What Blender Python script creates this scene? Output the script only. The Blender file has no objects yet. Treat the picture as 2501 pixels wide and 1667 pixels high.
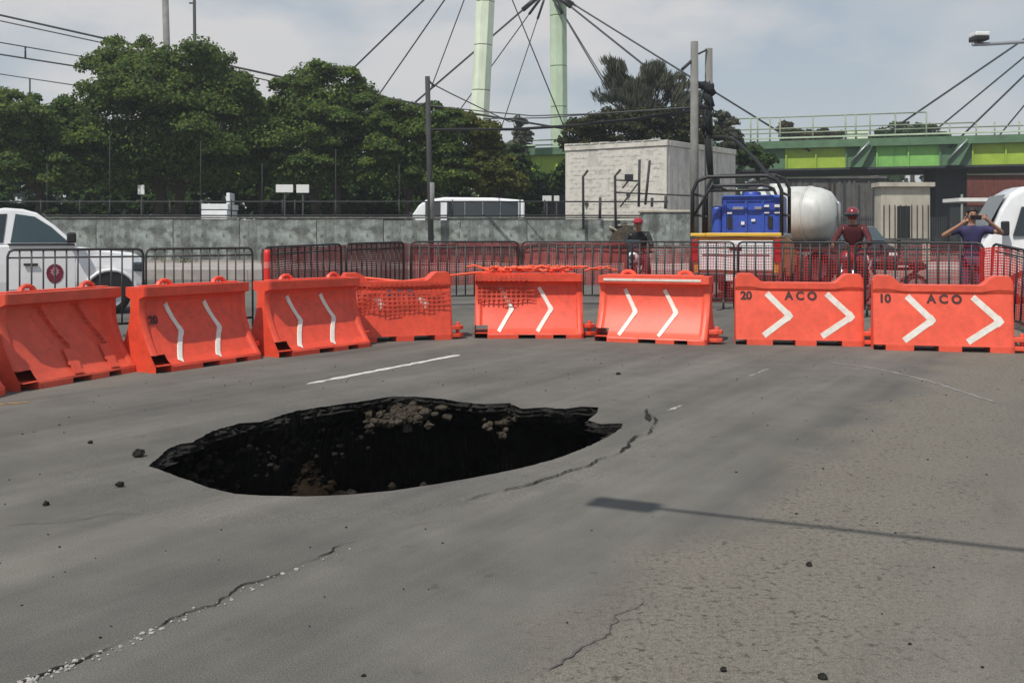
import bpy, bmesh, math, random
import numpy as np
from mathutils import Vector, Matrix, noise
R = math.radians
rng = random.Random(11)
S = bpy.context.scene
C = S.collection

# ---------------------------------------------------------------- camera, sky, sun
CAM = 1.6; FPX = 2500.0; HX = 1250.5; HY = 578.0
cam = bpy.data.cameras.new('camera'); co = bpy.data.objects.new('camera', cam); C.objects.link(co)
co.location = (0, 0, CAM); co.rotation_euler = (R(90), 0, 0)
cam.sensor_width = 36; cam.lens = 36 * FPX / 2501; cam.shift_y = -(833.5 - HY) / 2501
cam.clip_start = .1; cam.clip_end = 2000
S.camera = co
TOSUN = Vector((-.57, -.82, 0)).normalized() * math.cos(R(58)) + Vector((0, 0, math.sin(R(58))))
w = bpy.data.worlds.new('World'); S.world = w; w.use_nodes = True
nt = w.node_tree; nt.nodes.clear()
def N(nt, typ, **k):
    n = nt.nodes.new(typ)
    for a, b in k.items():
        if a.startswith('i_'):
            n.inputs[a[2:].replace('_', ' ')].default_value = b
        else: setattr(n, a, b)
    return n
def ramp(nt, src, stops):
    r = N(nt, 'ShaderNodeValToRGB'); e = r.color_ramp.elements
    while len(e) < len(stops): e.new(.5)
    for q, (p, c) in zip(e, stops):
        q.position = p; q.color = (c, c, c, 1) if isinstance(c, (int, float)) else (*c, 1)
    nt.links.new(src, r.inputs[0]); return r.outputs[0]
def mix(nt, f, a, b, mode='MIX'):
    m = N(nt, 'ShaderNodeMix', data_type='RGBA', blend_type=mode)
    for i, v in ((0, f), (6, a), (7, b)):
        if hasattr(v, 'is_output'): nt.links.new(v, m.inputs[i])
        else: m.inputs[i].default_value = v if i == 0 else (*v, 1)
    return m.outputs[2]
sky = N(nt, 'ShaderNodeTexSky', sky_type='NISHITA', sun_disc=False, sun_elevation=R(58),
        sun_rotation=math.atan2(TOSUN.x, TOSUN.y), air_density=1.4, dust_density=3.0, altitude=2240)
tc = N(nt, 'ShaderNodeTexCoord')
mp = N(nt, 'ShaderNodeMapping'); mp.inputs['Scale'].default_value = (1, 1, 2.2); mp.inputs['Location'].default_value = (.37, .1, .22)
nt.links.new(tc.outputs['Generated'], mp.inputs[0])
n1 = N(nt, 'ShaderNodeTexNoise', i_Scale=4.2, i_Detail=7.0, i_Roughness=.5); nt.links.new(mp.outputs[0], n1.inputs['Vector'])
n2 = N(nt, 'ShaderNodeTexNoise', i_Scale=1.5, i_Detail=3.0); nt.links.new(mp.outputs[0], n2.inputs['Vector'])
sep = N(nt, 'ShaderNodeSeparateXYZ'); nt.links.new(tc.outputs['Generated'], sep.inputs[0])
hz = ramp(nt, sep.outputs[2], [(0, (4.7, 4.95, 5.15)), (.10, (4.15, 4.5, 4.8)), (.24, (3.4, 4.0, 4.55)), (.8, (2.5, 3.1, 4.0))])
base = mix(nt, .82, sky.outputs[0], hz)
cf = ramp(nt, n1.outputs[0], [(.44, 0), (.62, 1)])
cf2 = ramp(nt, n2.outputs[0], [(.38, .1), (.62, .85)])
cm = N(nt, 'ShaderNodeMath', operation='MULTIPLY'); nt.links.new(cf, cm.inputs[0]); nt.links.new(cf2, cm.inputs[1])
fin = mix(nt, cm.outputs[0], base, (6.0, 5.85, 5.8))
bg = N(nt, 'ShaderNodeBackground', i_Strength=.132); nt.links.new(fin, bg.inputs[0])
wo = N(nt, 'ShaderNodeOutputWorld'); nt.links.new(bg.outputs[0], wo.inputs[0])
sl = bpy.data.lights.new('sun', 'SUN'); sl.energy = 4.3; sl.angle = R(.55); sl.color = (1, .95, .87)
so = bpy.data.objects.new('sun', sl); C.objects.link(so); so.location = (-20, -15, 40)
so.rotation_euler = (-TOSUN).to_track_quat('-Z', 'Y').to_euler()
S.view_settings.view_transform = 'Standard'; S.view_settings.look = 'None'
S.view_settings.exposure = -.17; S.view_settings.gamma = 1; S.view_settings.use_curve_mapping = False

# ---------------------------------------------------------------- helpers
def W(px, py, Y): return Vector(((px - HX) * Y / FPX, Y, CAM - (py - HY) * Y / FPX))
def G(px, py):
    Y = CAM * FPX / (py - HY); return ((px - HX) * Y / FPX, Y)
BL = np.array([(-5.9, 6), (-5.45, 9), (-4.94, 11.5), (-3.92, 12.9), (-2.8, 14.45), (-1.66, 15.9), (.26, 16.5), (2.2, 15.75), (4.26, 15.3), (6.07, 14.5), (8.6, 13.2), (9.5, 9)])
def ss(a, b, x):
    t = np.clip((x - a) / (b - a), 0, 1); return t * t * (3 - 2 * t)
def terrain(x, y):
    x = np.asarray(x, float); y = np.asarray(y, float); best = np.full(x.shape, 1e9); sg = np.zeros(x.shape)
    for (ax, ay), (bx, by) in zip(BL[:-1], BL[1:]):
        dx, dy = bx - ax, by - ay; L2 = dx * dx + dy * dy
        t = np.clip(((x - ax) * dx + (y - ay) * dy) / L2, 0, 1)
        d = np.hypot(x - ax - t * dx, y - ay - t * dy); side = dx * (y - ay) - dy * (x - ax)
        m = d < best; best = np.where(m, d, best); sg = np.where(m, np.sign(side), sg)
    d = best * sg
    amp = .22 - .08 * ss(2, 4.5, -x)
    return amp * ss(.35, 1.7, d) * ss(5, 9, y) + .25 * ss(21, 38, y)
def tz(x, y): return float(terrain(x, y))

MATS = {}
def mat(name, col, rough=.7, var=.15, scale=3.0, metal=0., bump=0., bscale=40., dirt=None, dscale=2.0, damt=.5, streak=False, spec=.5, coat=0., dlo=.45, dhi=.68, dirt2=None):
    if name in MATS: return MATS[name]
    m = bpy.data.materials.new(name); m.use_nodes = True; t = m.node_tree; b = t.nodes['Principled BSDF']
    tc = N(t, 'ShaderNodeTexCoord'); src = tc.outputs['Object']
    n = N(t, 'ShaderNodeTexNoise', i_Scale=scale, i_Detail=6.0, i_Roughness=.6); t.links.new(src, n.inputs['Vector'])
    lo = tuple(c * (1 - var) for c in col); hi = tuple(min(1, c * (1 + var)) for c in col)
    c = ramp(t, n.outputs[0], [(.3, lo), (.7, hi)])
    if dirt:
        mp = N(t, 'ShaderNodeMapping'); t.links.new(src, mp.inputs[0])
        mp.inputs['Scale'].default_value = (1, 1, .18) if streak else (1, 1, 1)
        d = N(t, 'ShaderNodeTexNoise', i_Scale=dscale, i_Detail=8.0, i_Roughness=.65); t.links.new(mp.outputs[0], d.inputs['Vector'])
        f = ramp(t, d.outputs[0], [(dlo, 0), (dhi, damt)])
        c = mix(t, f, c, dirt)
    if dirt2:
        for sc_, lo_, hi_, am_ in dirt2[1]:
            d = N(t, 'ShaderNodeTexNoise', i_Scale=sc_, i_Detail=10.0, i_Roughness=.72); t.links.new(src, d.inputs['Vector']); c = mix(t, ramp(t, d.outputs[0], [(lo_, 0), (hi_, am_)]), c, dirt2[0])
    t.links.new(c, b.inputs['Base Color'])
    b.inputs['Roughness'].default_value = rough; b.inputs['Metallic'].default_value = metal
    b.inputs['Specular IOR Level'].default_value = spec; b.inputs['Coat Weight'].default_value = coat
    if bump:
        bn = N(t, 'ShaderNodeTexNoise', i_Scale=bscale, i_Detail=5.0); t.links.new(src, bn.inputs['Vector'])
        bp = N(t, 'ShaderNodeBump', i_Strength=bump, i_Distance=.02); t.links.new(bn.outputs[0], bp.inputs['Height']); t.links.new(bp.outputs[0], b.inputs['Normal'])
    MATS[name] = m; return m

class MB:
    def __init__(s): s.v = []; s.f = []; s.sm = []; s.mi = []
    def add(s, vs, fs, smooth=False, mi=0):
        o = len(s.v); s.v += [tuple(v) for v in vs]
        for f in fs: s.f.append(tuple(i + o for i in f)); s.sm.append(smooth); s.mi.append(mi)
        return s
    def box(s, x0, x1, y0, y1, z0, z1, M=None, mi=0):
        vs = [Vector((x, y, z)) for z in (z0, z1) for y in (y0, y1) for x in (x0, x1)]
        if M: vs = [M @ v for v in vs]
        return s.add(vs, [(0, 2, 3, 1), (4, 5, 7, 6), (0, 1, 5, 4), (2, 6, 7, 3), (0, 4, 6, 2), (1, 3, 7, 5)], mi=mi)
    def tube(s, pts, r, n=8, caps=True, smooth=True, mi=0):
        pts = [Vector(p) for p in pts]; k = len(pts); rs = r if isinstance(r, (list, tuple)) else [r] * k
        vs = []; up = None
        for i, p in enumerate(pts):
            d = (pts[min(i + 1, k - 1)] - pts[max(i - 1, 0)]).normalized()
            if up is None:
                up = Vector((0, 0, 1)) if abs(d.z) < .9 else Vector((0, 1, 0))
            a = d.cross(up).normalized(); b = a.cross(d).normalized(); up = b
            for j in range(n):
                q = 2 * math.pi * (j + .5) / n; vs.append(p + (a * math.cos(q) + b * math.sin(q)) * rs[i])
        fs = [(i * n + j, i * n + (j + 1) % n, (i + 1) * n + (j + 1) % n, (i + 1) * n + j) for i in range(k - 1) for j in range(n)]
        s.add(vs, fs, smooth, mi)
        if caps:
            o = len(s.v) - k * n
            s.f.append(tuple(o + j for j in reversed(range(n)))); s.sm.append(False); s.mi.append(mi)
            s.f.append(tuple(o + (k - 1) * n + j for j in range(n))); s.sm.append(False); s.mi.append(mi)
        return s
    def prism(s, prof, a0, a1, axis='y', taper=None, mi=0):
        # prof: list of (u,v); extruded along axis between a0 and a1
        n = len(prof); vs = []
        for a in (a0, a1):
            for (u, v) in prof:
                vs.append({'y': (u, a, v), 'x': (a, u, v), 'z': (u, v, a)}[axis])
        fs = [tuple(range(n)), tuple(reversed(range(n, 2 * n)))] + [(i + n, (i + 1) % n + n, (i + 1) % n, i) for i in range(n)]
        return s.add(vs, fs, mi=mi)
    def lathe(s, prof, c=(0, 0, 0), n=16, axis='z', smooth=True, mi=0):
        vs = []; c = Vector(c)
        for (r, h) in prof:
            for j in range(n):
                q = 2 * math.pi * j / n; u, v = r * math.cos(q), r * math.sin(q)
                vs.append(c + Vector({'z': (u, v, h), 'y': (u, h, v), 'x': (h, u, v)}[axis]))
        k = len(prof)
        fs = [(i * n + j, i * n + (j + 1) % n, (i + 1) * n + (j + 1) % n, (i + 1) * n + j) for i in range(k - 1) for j in range(n)]
        return s.add(vs, fs, smooth, mi)
    def ball(s, c, r, n=12, mi=0):
        r = r if isinstance(r, (tuple, list)) else (r, r, r)
        pr = [(math.sin(math.pi * i / 8) + 1e-4, -math.cos(math.pi * i / 8)) for i in range(9)]
        o = len(s.v); s.lathe(pr, n=n, mi=mi)
        for i in range(o, len(s.v)):
            x, y, z = s.v[i]; s.v[i] = (c[0] + x * r[0], c[1] + y * r[1], c[2] + z * r[2])
        return s
    def build(s, name, m, parent=None, bevel=0., seg=2, fixn=True, loc=None):
        me = bpy.data.meshes.new(name); me.from_pydata(s.v, [], s.f)
        me.polygons.foreach_set('use_smooth', s.sm)
        for q in (m if isinstance(m, (list, tuple)) else [m]): me.materials.append(q)
        if isinstance(m, (list, tuple)): me.polygons.foreach_set('material_index', s.mi)
        if fixn:
            bm = bmesh.new(); bm.from_mesh(me); bmesh.ops.recalc_face_normals(bm, faces=bm.faces); bm.to_mesh(me); bm.free()
        me.update()
        o = bpy.data.objects.new(name, me); C.objects.link(o)
        if parent: o.parent = parent
        if loc: o.location = loc
        if bevel:
            b = o.modifiers.new('bevel', 'BEVEL'); b.width = bevel; b.segments = seg; b.limit_method = 'ANGLE'
        return o
def tag(o, label=None, cat=None, group=None, kind=None):
    for k, v in (('label', label), ('category', cat), ('group', group), ('kind', kind)):
        if v: o[k] = v
    return o
def thing(name, label, cat, loc=(0, 0, 0), rz=0., group=None):
    o = bpy.data.objects.new(name, None); C.objects.link(o); o.empty_display_size = .2
    o.location = loc; o.rotation_euler = (0, 0, rz); return tag(o, label, cat, group)
def copy_tree(o, parent=None):
    c = o.copy(); C.objects.link(c)
    if parent: c.parent = parent
    for ch in list(o.children): copy_tree(ch, c)
    return c
def share(o, name=None, parent=None):
    c = o.copy(); C.objects.link(c); c.parent = parent or o.parent
    return c
def text_mesh(body, size):
    cu = bpy.data.curves.new('lettering', 'FONT'); cu.body = body; cu.size = size; cu.align_x = 'CENTER'; cu.align_y = 'CENTER'; cu.offset = size * .045
    t = bpy.data.objects.new('lettering_tmp', cu); me = bpy.data.meshes.new_from_object(t)
    bpy.data.objects.remove(t); bpy.data.curves.remove(cu); return me

# ---------------------------------------------------------------- materials
def road_mat():
    m = bpy.data.materials.new('asphalt'); m.use_nodes = True; t = m.node_tree; b = t.nodes['Principled BSDF']
    g = N(t, 'ShaderNodeNewGeometry'); P = g.outputs['Position']
    def noi(scale, det=5., rough=.55, vec=P):
        n = N(t, 'ShaderNodeTexNoise', i_Scale=scale, i_Detail=det, i_Roughness=rough); t.links.new(vec, n.inputs['Vector']); return n.outputs[0]
    def mul(a, b_):
        q = N(t, 'ShaderNodeMath', operation='MULTIPLY')
        for i, v in enumerate((a, b_)):
            if hasattr(v, 'is_output'): t.links.new(v, q.inputs[i])
            else: q.inputs[i].default_value = v
        return q.outputs[0]
    # lane frame: x across the lane, y along it
    rot = N(t, 'ShaderNodeMapping', vector_type='TEXTURE'); rot.inputs['Rotation'].default_value = (0, 0, R(-31)); rot.inputs['Location'].default_value = (-.15, 3.7, 0); t.links.new(P, rot.inputs[0])
    lane = rot.outputs[0]
    def lanemap(k):
        q = N(t, 'ShaderNodeMapping'); q.inputs['Scale'].default_value = (1, k, 1); t.links.new(lane, q.inputs[0]); return q.outputs[0]
    sx = N(t, 'ShaderNodeSeparateXYZ'); t.links.new(lane, sx.inputs[0])
    big = ramp(t, noi(.22, 4), [(.32, (.112, .109, .101)), (.68, (.150, .146, .136))])
    bands = ramp(t, noi(.95, 3, .5, lanemap(.04)), [(.34, (.74, .74, .75)), (.64, (1.16, 1.14, 1.10))])
    c = mix(t, .9, big, bands, 'MULTIPLY')
    fine = ramp(t, noi(5.5, 4, .6, lanemap(.05)), [(.35, (.88, .88, .88)), (.66, (1.08, 1.08, 1.07))]); c = mix(t, .8, c, fine, 'MULTIPLY')
    mid = ramp(t, noi(1.7, 7, .65), [(.3, (.80, .80, .80)), (.7, (1.15, 1.145, 1.13))]); c = mix(t, .8, c, mid, 'MULTIPLY')
    # wheel path worn down to coarse warm aggregate: a band lying along the lane
    wob = N(t, 'ShaderNodeMath', operation='MULTIPLY_ADD'); t.links.new(noi(1.1, 4), wob.inputs[0]); wob.inputs[1].default_value = 1.3; t.links.new(sx.outputs[0], wob.inputs[2])
    mk = ramp(t, mul(wob.outputs[0], .2), [(.10, 0), (.19, 1), (.34, .9), (.46, .35), (.62, .6), (.85, .2)])
    c = mix(t, mul(mk, .7), c, (.185, .168, .138))
    coarse = ramp(t, noi(38, 4, .7), [(.36, (.58, .58, .58)), (.50, (1, 1, 1)), (.66, (1.22, 1.21, 1.18))]); c = mix(t, mul(mk, .75), c, coarse, 'MULTIPLY')
    pit = mul(ramp(t, noi(23, 4, .6), [(.565, 0), (.64, 1)]), ramp(t, noi(2.6, 4, .6), [(.36, 0), (.52, 1)])); c = mix(t, mul(mul(mk, pit), .85), c, (.05, .046, .04))
    pit2 = mul(ramp(t, noi(34, 4, .6), [(.62, 0), (.70, 1)]), ramp(t, noi(.8, 4), [(.5, 0), (.62, 1)])); c = mix(t, mul(pit2, .5), c, (.055, .05, .046))
    spk = ramp(t, noi(150, 3, .65), [(.28, (.45, .45, .45)), (.50, (1, 1, 1)), (.72, (1.75, 1.72, 1.64))]); c = mix(t, .9, c, spk, 'MULTIPLY')
    # oil, tar and dust
    oil = ramp(t, noi(.8, 6, .65, lanemap(.25)), [(.58, 0), (.74, .45)]); c = mix(t, oil, c, (.045, .043, .041))
    sp2 = ramp(t, noi(6.5, 3, .5), [(.68, 0), (.74, .5)]); c = mix(t, sp2, c, (.06, .056, .052))
    dust = ramp(t, noi(.45, 6, .7), [(.52, 0), (.72, .35)]); c = mix(t, dust, c, (.17, .155, .13))
    t.links.new(c, b.inputs['Base Color']); b.inputs['Roughness'].default_value = .9; b.inputs['Specular IOR Level'].default_value = .2
    h = mix(t, .5, noi(190, 3), noi(30, 4, .65))
    bp = N(t, 'ShaderNodeBump', i_Strength=.4, i_Distance=.009); t.links.new(h, bp.inputs['Height']); t.links.new(bp.outputs[0], b.inputs['Normal'])
    return m
M_road = road_mat()
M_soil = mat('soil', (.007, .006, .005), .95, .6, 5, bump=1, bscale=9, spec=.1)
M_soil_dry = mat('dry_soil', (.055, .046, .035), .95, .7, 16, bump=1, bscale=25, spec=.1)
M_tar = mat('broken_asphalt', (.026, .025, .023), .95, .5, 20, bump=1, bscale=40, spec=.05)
M_crack = mat('crack_dark', (.028, .027, .025), .95, .3, 20, spec=.1)
M_filler = mat('crack_filler', (.34, .33, .31), .9, .3, 30)
M_paint = mat('road_paint', (.62, .61, .57), .7, .15, 12, dirt=(.17, .16, .15), dscale=9, damt=.6)
M_paint_worn = mat('worn_paint', (.27, .265, .25), .8, .3, 12, dirt=(.15, .145, .14), dscale=6, damt=.9)
M_yel_worn = mat('worn_yellow_paint', (.32, .19, .06), .8, .3, 12, dirt=(.15, .145, .14), dscale=7, damt=.8)
M_conc = mat('weathered_concrete', (.25, .28, .265), .9, .38, 3.0, bump=.5, bscale=20, dirt=(.055, .057, .052), dscale=2.6, damt=.8, streak=True, dlo=.48, dhi=.66, dirt2=((.075, .078, .070), ((1.3, .47, .58, .8), (5.0, .55, .63, .85))))
M_walk = mat('pavement_concrete', (.36, .325, .295), .9, .15, 1.5, dirt=(.16, .15, .14), dscale=1.4)
M_bldg = mat('limewashed_wall', (.66, .63, .57), .9, .12, 1.3, bump=.4, bscale=10, dirt=(.33, .315, .285), dscale=3, damt=.7, streak=True, dirt2=((.36, .34, .30), ((1.3, .50, .60, .6), (5.0, .56, .64, .6))))
M_or = mat('orange_plastic', (.80, .082, .038), .48, .12, 4, dirt=(.40, .05, .03), dscale=9, damt=.4, dirt2=((.22, .05, .035), ((16.0, .60, .68, .6), (3.0, .62, .72, .35))), bump=.05, bscale=14)
M_or2 = mat('faded_orange_plastic', (.86, .11, .058), .48, .12, 4, dirt=(.5, .07, .04), dscale=9, damt=.35, dirt2=((.30, .07, .05), ((16.0, .61, .69, .5), (3.0, .63, .73, .3))), bump=.05, bscale=14)
M_or3 = mat('dusty_orange_plastic', (.70, .095, .05), .55, .15, 5, dirt=(.45, .07, .04), dscale=9, damt=.3, dirt2=((.22, .06, .04), ((14.0, .59, .68, .6), (2.5, .58, .72, .45))), bump=.05, bscale=14)
M_white = mat('reflective_white_tape', (.80, .77, .70), .5, .06, 9, dirt=(.5, .42, .36), dscale=12, damt=.5)
M_ink = mat('stencil_ink', (.07, .03, .03), .8, .4, 20)
M_ink_blue = mat('faded_blue_ink', (.12, .09, .16), .8, .4, 20)
M_steel = mat('dark_painted_steel', (.03, .031, .034), .5, .3, 8, dirt=(.09, .045, .025), dscale=12, damt=.3)
M_net = mat('maroon_net', (.33, .048, .048), .7, .25, 6)
M_net2 = mat('red_net', (.42, .032, .036), .7, .25, 6)
M_dnet = mat('shaded_net', (.52, .06, .03), .7, .25, 6)
M_onet = mat('orange_net', (.80, .12, .05), .6, .2, 6)
M_dred = mat('dark_red_paint', (.28, .014, .016), .35, .12, 5)
M_red = mat('red_plastic', (.70, .03, .02), .45, .12, 5)
M_vw = mat('white_car_paint', (.78, .79, .80), .25, .03, 2, coat=.6, dirt=(.5, .49, .47), dscale=3, damt=.25)
M_blk = mat('black_trim', (.018, .018, .02), .5, .2, 10)
M_rub = mat('tyre_rubber', (.022, .021, .021), .85, .3, 12, bump=.3, bscale=60)
M_glass = mat('tinted_glass', (.022, .03, .034), .06, .1, 2, spec=.8)
M_glass_b = mat('pale_glass', (.035, .06, .068), .12, .1, 2, spec=.8)
M_rim = mat('alloy_rim', (.5, .5, .52), .35, .1, 8, metal=.8)
M_maroon = mat('maroon_decal', (.17, .012, .03), .5, .12, 12)
M_pinkish = mat('decal_pale', (.45, .22, .27), .5, .1, 20)
M_yellow = mat('yellow_paint', (.75, .47, .05), .4, .1, 4)
M_amber = mat('orange_fender_paint', (.62, .26, .05), .4, .15, 4)
M_lamp_red = mat('red_lens', (.42, .012, .015), .2, .1, 8)
M_blue = mat('blue_plastic', (.035, .085, .44), .4, .15, 4, dirt=(.03, .045, .2), dscale=5)
M_tank = mat('cream_white_tank', (.56, .57, .54), .45, .06, 2, dirt=(.30, .30, .28), dscale=2.5, damt=.6, streak=True)
M_lime = mat('lime_paint', (.33, .47, .05), .5, .14, 1.5, dirt=(.26, .38, .04), dscale=1.2, damt=.6, streak=True)
M_green = mat('green_paint', (.22, .50, .12), .5, .12, 1.5, dirt=(.09, .24, .06), dscale=1.2, damt=.6, streak=True)
M_dgreen = mat('dark_green_paint', (.095, .18, .10), .55, .2, 1.5)
M_pale = mat('pale_green_concrete', (.78, .86, .68), .7, .10, .6, dirt=(.36, .45, .30), dscale=.8, damt=.55, streak=True)
M_pale2 = mat('dull_green_concrete', (.52, .64, .47), .75, .12, .6, dirt=(.26, .34, .24), dscale=.8, damt=.55, streak=True)
M_railg = mat('pale_rail_paint', (.27, .32, .23), .6, .15, 2)
M_cable = mat('dark_cable', (.012, .013, .015), .9, .2, 4)
M_stay = mat('hazed_stay_sheath', (.055, .06, .068), .8, .2, 4)  # lighter grey-blue: distance haze put into the cable colour
M_wire = mat('grey_wire', (.07, .075, .08), .7, .2, 4)
M_polec = mat('pole_concrete', (.20, .20, .19), .85, .2, 3, dirt=(.08, .08, .075), dscale=2, streak=True)
M_thin = mat('thin_post_paint', (.03, .034, .03), .85, .2, 3)
M_poled = mat('dark_pole', (.04, .041, .043), .85, .2, 3)
M_galv = mat('galvanised_steel', (.40, .42, .44), .4, .1, 6, metal=.5)
M_bark = mat('bark', (.055, .042, .032), .95, .35, 6, bump=1, bscale=14)
M_skin = mat('skin', (.38, .20, .13), .55, .08, 8)
M_hair = mat('dark_hair', (.015, .012, .011), .7, .3, 30)
M_shirt = mat('purple_blue_shirt', (.035, .031, .10), .85, .2, 9)
M_dkcl = mat('dark_clothing', (.02, .021, .025), .9, .25, 9)
M_mcl = mat('maroon_clothing', (.09, .014, .019), .85, .2, 9)
M_jean = mat('denim', (.05, .06, .11), .9, .2, 9)
M_cream = mat('cream_plaster', (.50, .46, .38), .9, .12, 2, dirt=(.22, .2, .17), dscale=1.5, streak=True)
M_brick = mat('red_brown_cladding', (.20, .06, .045), .85, .25, 3, dirt=(.08, .03, .025), dscale=3, streak=True)
M_grey = mat('grey_cladding', (.13, .125, .12), .85, .25, 1.5, dirt=(.05, .05, .05), dscale=2, streak=True)
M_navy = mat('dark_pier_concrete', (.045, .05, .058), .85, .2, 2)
M_sign = mat('sign_white', (.78, .78, .76), .5, .05, 5)
M_chrome = mat('chrome', (.6, .6, .62), .2, .05, 5, metal=.9)
# ---------------------------------------------------------------- road with the sinkhole
HOLE = [(343,1066),(352,1056),(365,1045),(385,1027),(415,1015),(440,1012),(490,985),(550,968),(600,965),(680,940),(760,928),(850,915),(900,907),(960,908),(1010,912),(1060,920),(1110,925),(1170,922),(1200,935),(1250,932),(1330,938),(1335,930),(1375,932),(1370,945),(1350,962),(1380,970),(1432,968),(1420,985),(1400,997),(1350,1022),(1280,1048),(1200,1070),(1100,1090),(1000,1107),(900,1122),(800,1131),(700,1135),(600,1133),(540,1129),(480,1115),(430,1097),(390,1083),(362,1072)]
K = 2501 / 2352
HP = np.array([G(x * K, y * K) for x, y in HOLE])
HC = np.array((-.95, 8.3))
NA = 960
TH = np.linspace(0, 2 * math.pi, NA, endpoint=False)
RH = np.zeros(NA)
for i, a in enumerate(TH):
    d = np.array((math.cos(a), math.sin(a))); best = []
    for p, q in zip(HP, np.roll(HP, -1, 0)):
        e = q - p; den = d[0] * e[1] - d[1] * e[0]
        if abs(den) < 1e-9: continue
        u = p - HC; t = (u[0] * e[1] - u[1] * e[0]) / den; s_ = (u[0] * d[1] - u[1] * d[0]) / den
        if t > 0 and -1e-6 <= s_ <= 1 + 1e-6: best.append(t)
    RH[i] = max(best) if best else RH[i - 1]
    far = .5 + .5 * math.sin(a)
    RH[i] += (.004 + .022 * far) * noise.noise((math.cos(a) * 14, math.sin(a) * 14, 3)) + (.003 + .02 * far) * noise.noise((math.cos(a) * 45, math.sin(a) * 45, 9))
offs = [0, .02, .05, .09, .15, .22, .3, .4, .52, .66, .82, 1.0, 1.2, 1.45, 1.75, 2.1, 2.5]
rings = [RH + o for o in offs]
last = rings[-1]; rr = 5.2; k = 0
targets = []
while rr < 420:
    targets.append(rr); rr += .45 if rr < 17 else (.9 if rr < 40 else rr * .12)
for j, Rr in enumerate(targets):
    b = min(1, (j + 1) / 5); rings.append((last + (Rr - 5.0)) * (1 - b) + Rr * b)
V = []; 
for r in rings:
    x = HC[0] + r * np.cos(TH); y = HC[1] + r * np.sin(TH); z = terrain(x, y)
    V.append(np.stack([x, y, z], 1))
# slight sag of the surface right at the broken rim
for j in range(12): V[j][:, 2] -= .012 * (1 - offs[j] / 1.0) ** 2
V = np.concatenate(V); nr = len(rings)
idx = np.arange(nr * NA).reshape(nr, NA); nx = np.roll(idx, -1, 1)
F = np.stack([idx[:-1], nx[:-1], nx[1:], idx[1:]], -1).reshape(-1, 4)
# wind so that normals point up
F = F[:, ::-1]
mb = MB(); mb.v = V.tolist(); mb.f = F.tolist(); mb.sm = [True] * len(F); mb.mi = [0] * len(F)
road = mb.build('road', M_road, fixn=False)
if road.data.polygons[5].normal.z < 0: road.data.flip_normals()
tag(road, kind='structure')
# the pit: broken asphalt edge, then soil undercut beneath the slab
def fb(x, y, z, s): return noise.fractal(Vector((x * s, y * s, z * s)), 1., 2., 4)
ledge = np.exp(-((np.degrees(TH) - 93) / 8.0) ** 2)
ledge2 = .75 * np.exp(-((np.degrees(TH) - 62) / 6.0) ** 2)
left = np.exp(-((np.degrees(TH) - 140) / 26.0) ** 2)
def ramp_(z, f0): return min(1, abs(z) * 5 + .1) if f0 > .1 else max(0, min(1, (abs(z) - .014) * 14))
def ringset(defs, disp, f0=.2):
    out = []
    for (o, z, lo) in defs:
        r = RH + o * (1 - .55 * left) + lo * (ledge + ledge2) + (-.03 + o * -.2) * left * (f0 > .1)
        for i in range(NA):
            a = TH[i]; q = max(.05, r[i]); x = HC[0] + q * math.cos(a); y = HC[1] + q * math.sin(a)
            n_ = fb(x, y, z * 2, 2.3) * disp * ramp_(z, f0) + (.4 if f0 > .1 else .9) * fb(x + 9, y, z * 6, 9 if f0 > .1 else 13) * disp * ramp_(z, f0)
            out.append((x - math.cos(a) * n_, y - math.sin(a) * n_, z + .25 * n_ * (abs(z) > f0)))
    return out
def ringmesh(vs, k, name, m, parent=None):
    b = MB(); id_ = np.arange(k * NA).reshape(k, NA); nx_ = np.roll(id_, -1, 1)
    f = np.stack([id_[:-1], nx_[:-1], nx_[1:], id_[1:]], -1).reshape(-1, 4)
    b.v = vs; b.f = f.tolist(); b.sm = [False] * len(f); b.mi = [0] * len(f)
    return b.build(name, m, parent, fixn=False)
e = [(0, -.0118, 0), (0, -.014, 0), (.004, -.02, 0), (.015, -.035, -.01), (-.01, -.055, 0), (.03, -.075, -.02), (.01, -.10, -.02), (.10, -.125, -.04), (.16, -.14, -.04)]
pit = [(.06, -.05, .02), (.12, -.15, -.10), (.30, -.24, -.42), (.50, -.34, -.66), (.62, -.5, -.62), (.7, -.85, -.55), (.75, -1.1, -.5), (.75, -1.4, -.4), (.7, -1.8, -.3), (.5, -2.3, -.2), (.1, -2.7, 0), (-.5, -2.8, 0), (-1.3, -2.85, 0), (-5, -2.9, 0)]
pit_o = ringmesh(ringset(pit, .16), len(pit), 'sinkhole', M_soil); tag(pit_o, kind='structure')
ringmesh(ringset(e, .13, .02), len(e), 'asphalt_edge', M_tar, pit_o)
# dry soil and rubble caught on the ledge under the far rim
rb = MB()
def rock(b, c, r, rnd):
    o = len(b.v); b.ball(c, (r * rnd.uniform(.7, 1.3), r * rnd.uniform(.7, 1.3), r * rnd.uniform(.5, .9)), 7)
    for i in range(o, len(b.v)):
        p = Vector(b.v[i]); q = p - Vector(c); b.v[i] = tuple(Vector(c) + q * (1 + .45 * noise.noise(p * (1.6 / r))))
    for i in range(len(b.sm)): b.sm[i] = False
rr_ = random.Random(4)
dry = MB()
for i in range(190):
    a = R(rr_.gauss(94, 5)); j = int(a / (2 * math.pi) * NA) % NA; d = rr_.uniform(-.02, .22)
    r = RH[j] - d + .05; rock(dry, (HC[0] + r * math.cos(a), HC[1] + r * math.sin(a), -.07 - d * .75 - rr_.uniform(0, .04)), rr_.choice([.007, .010, .016, .03, .05]) * rr_.uniform(.7, 1.4), rr_)
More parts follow.
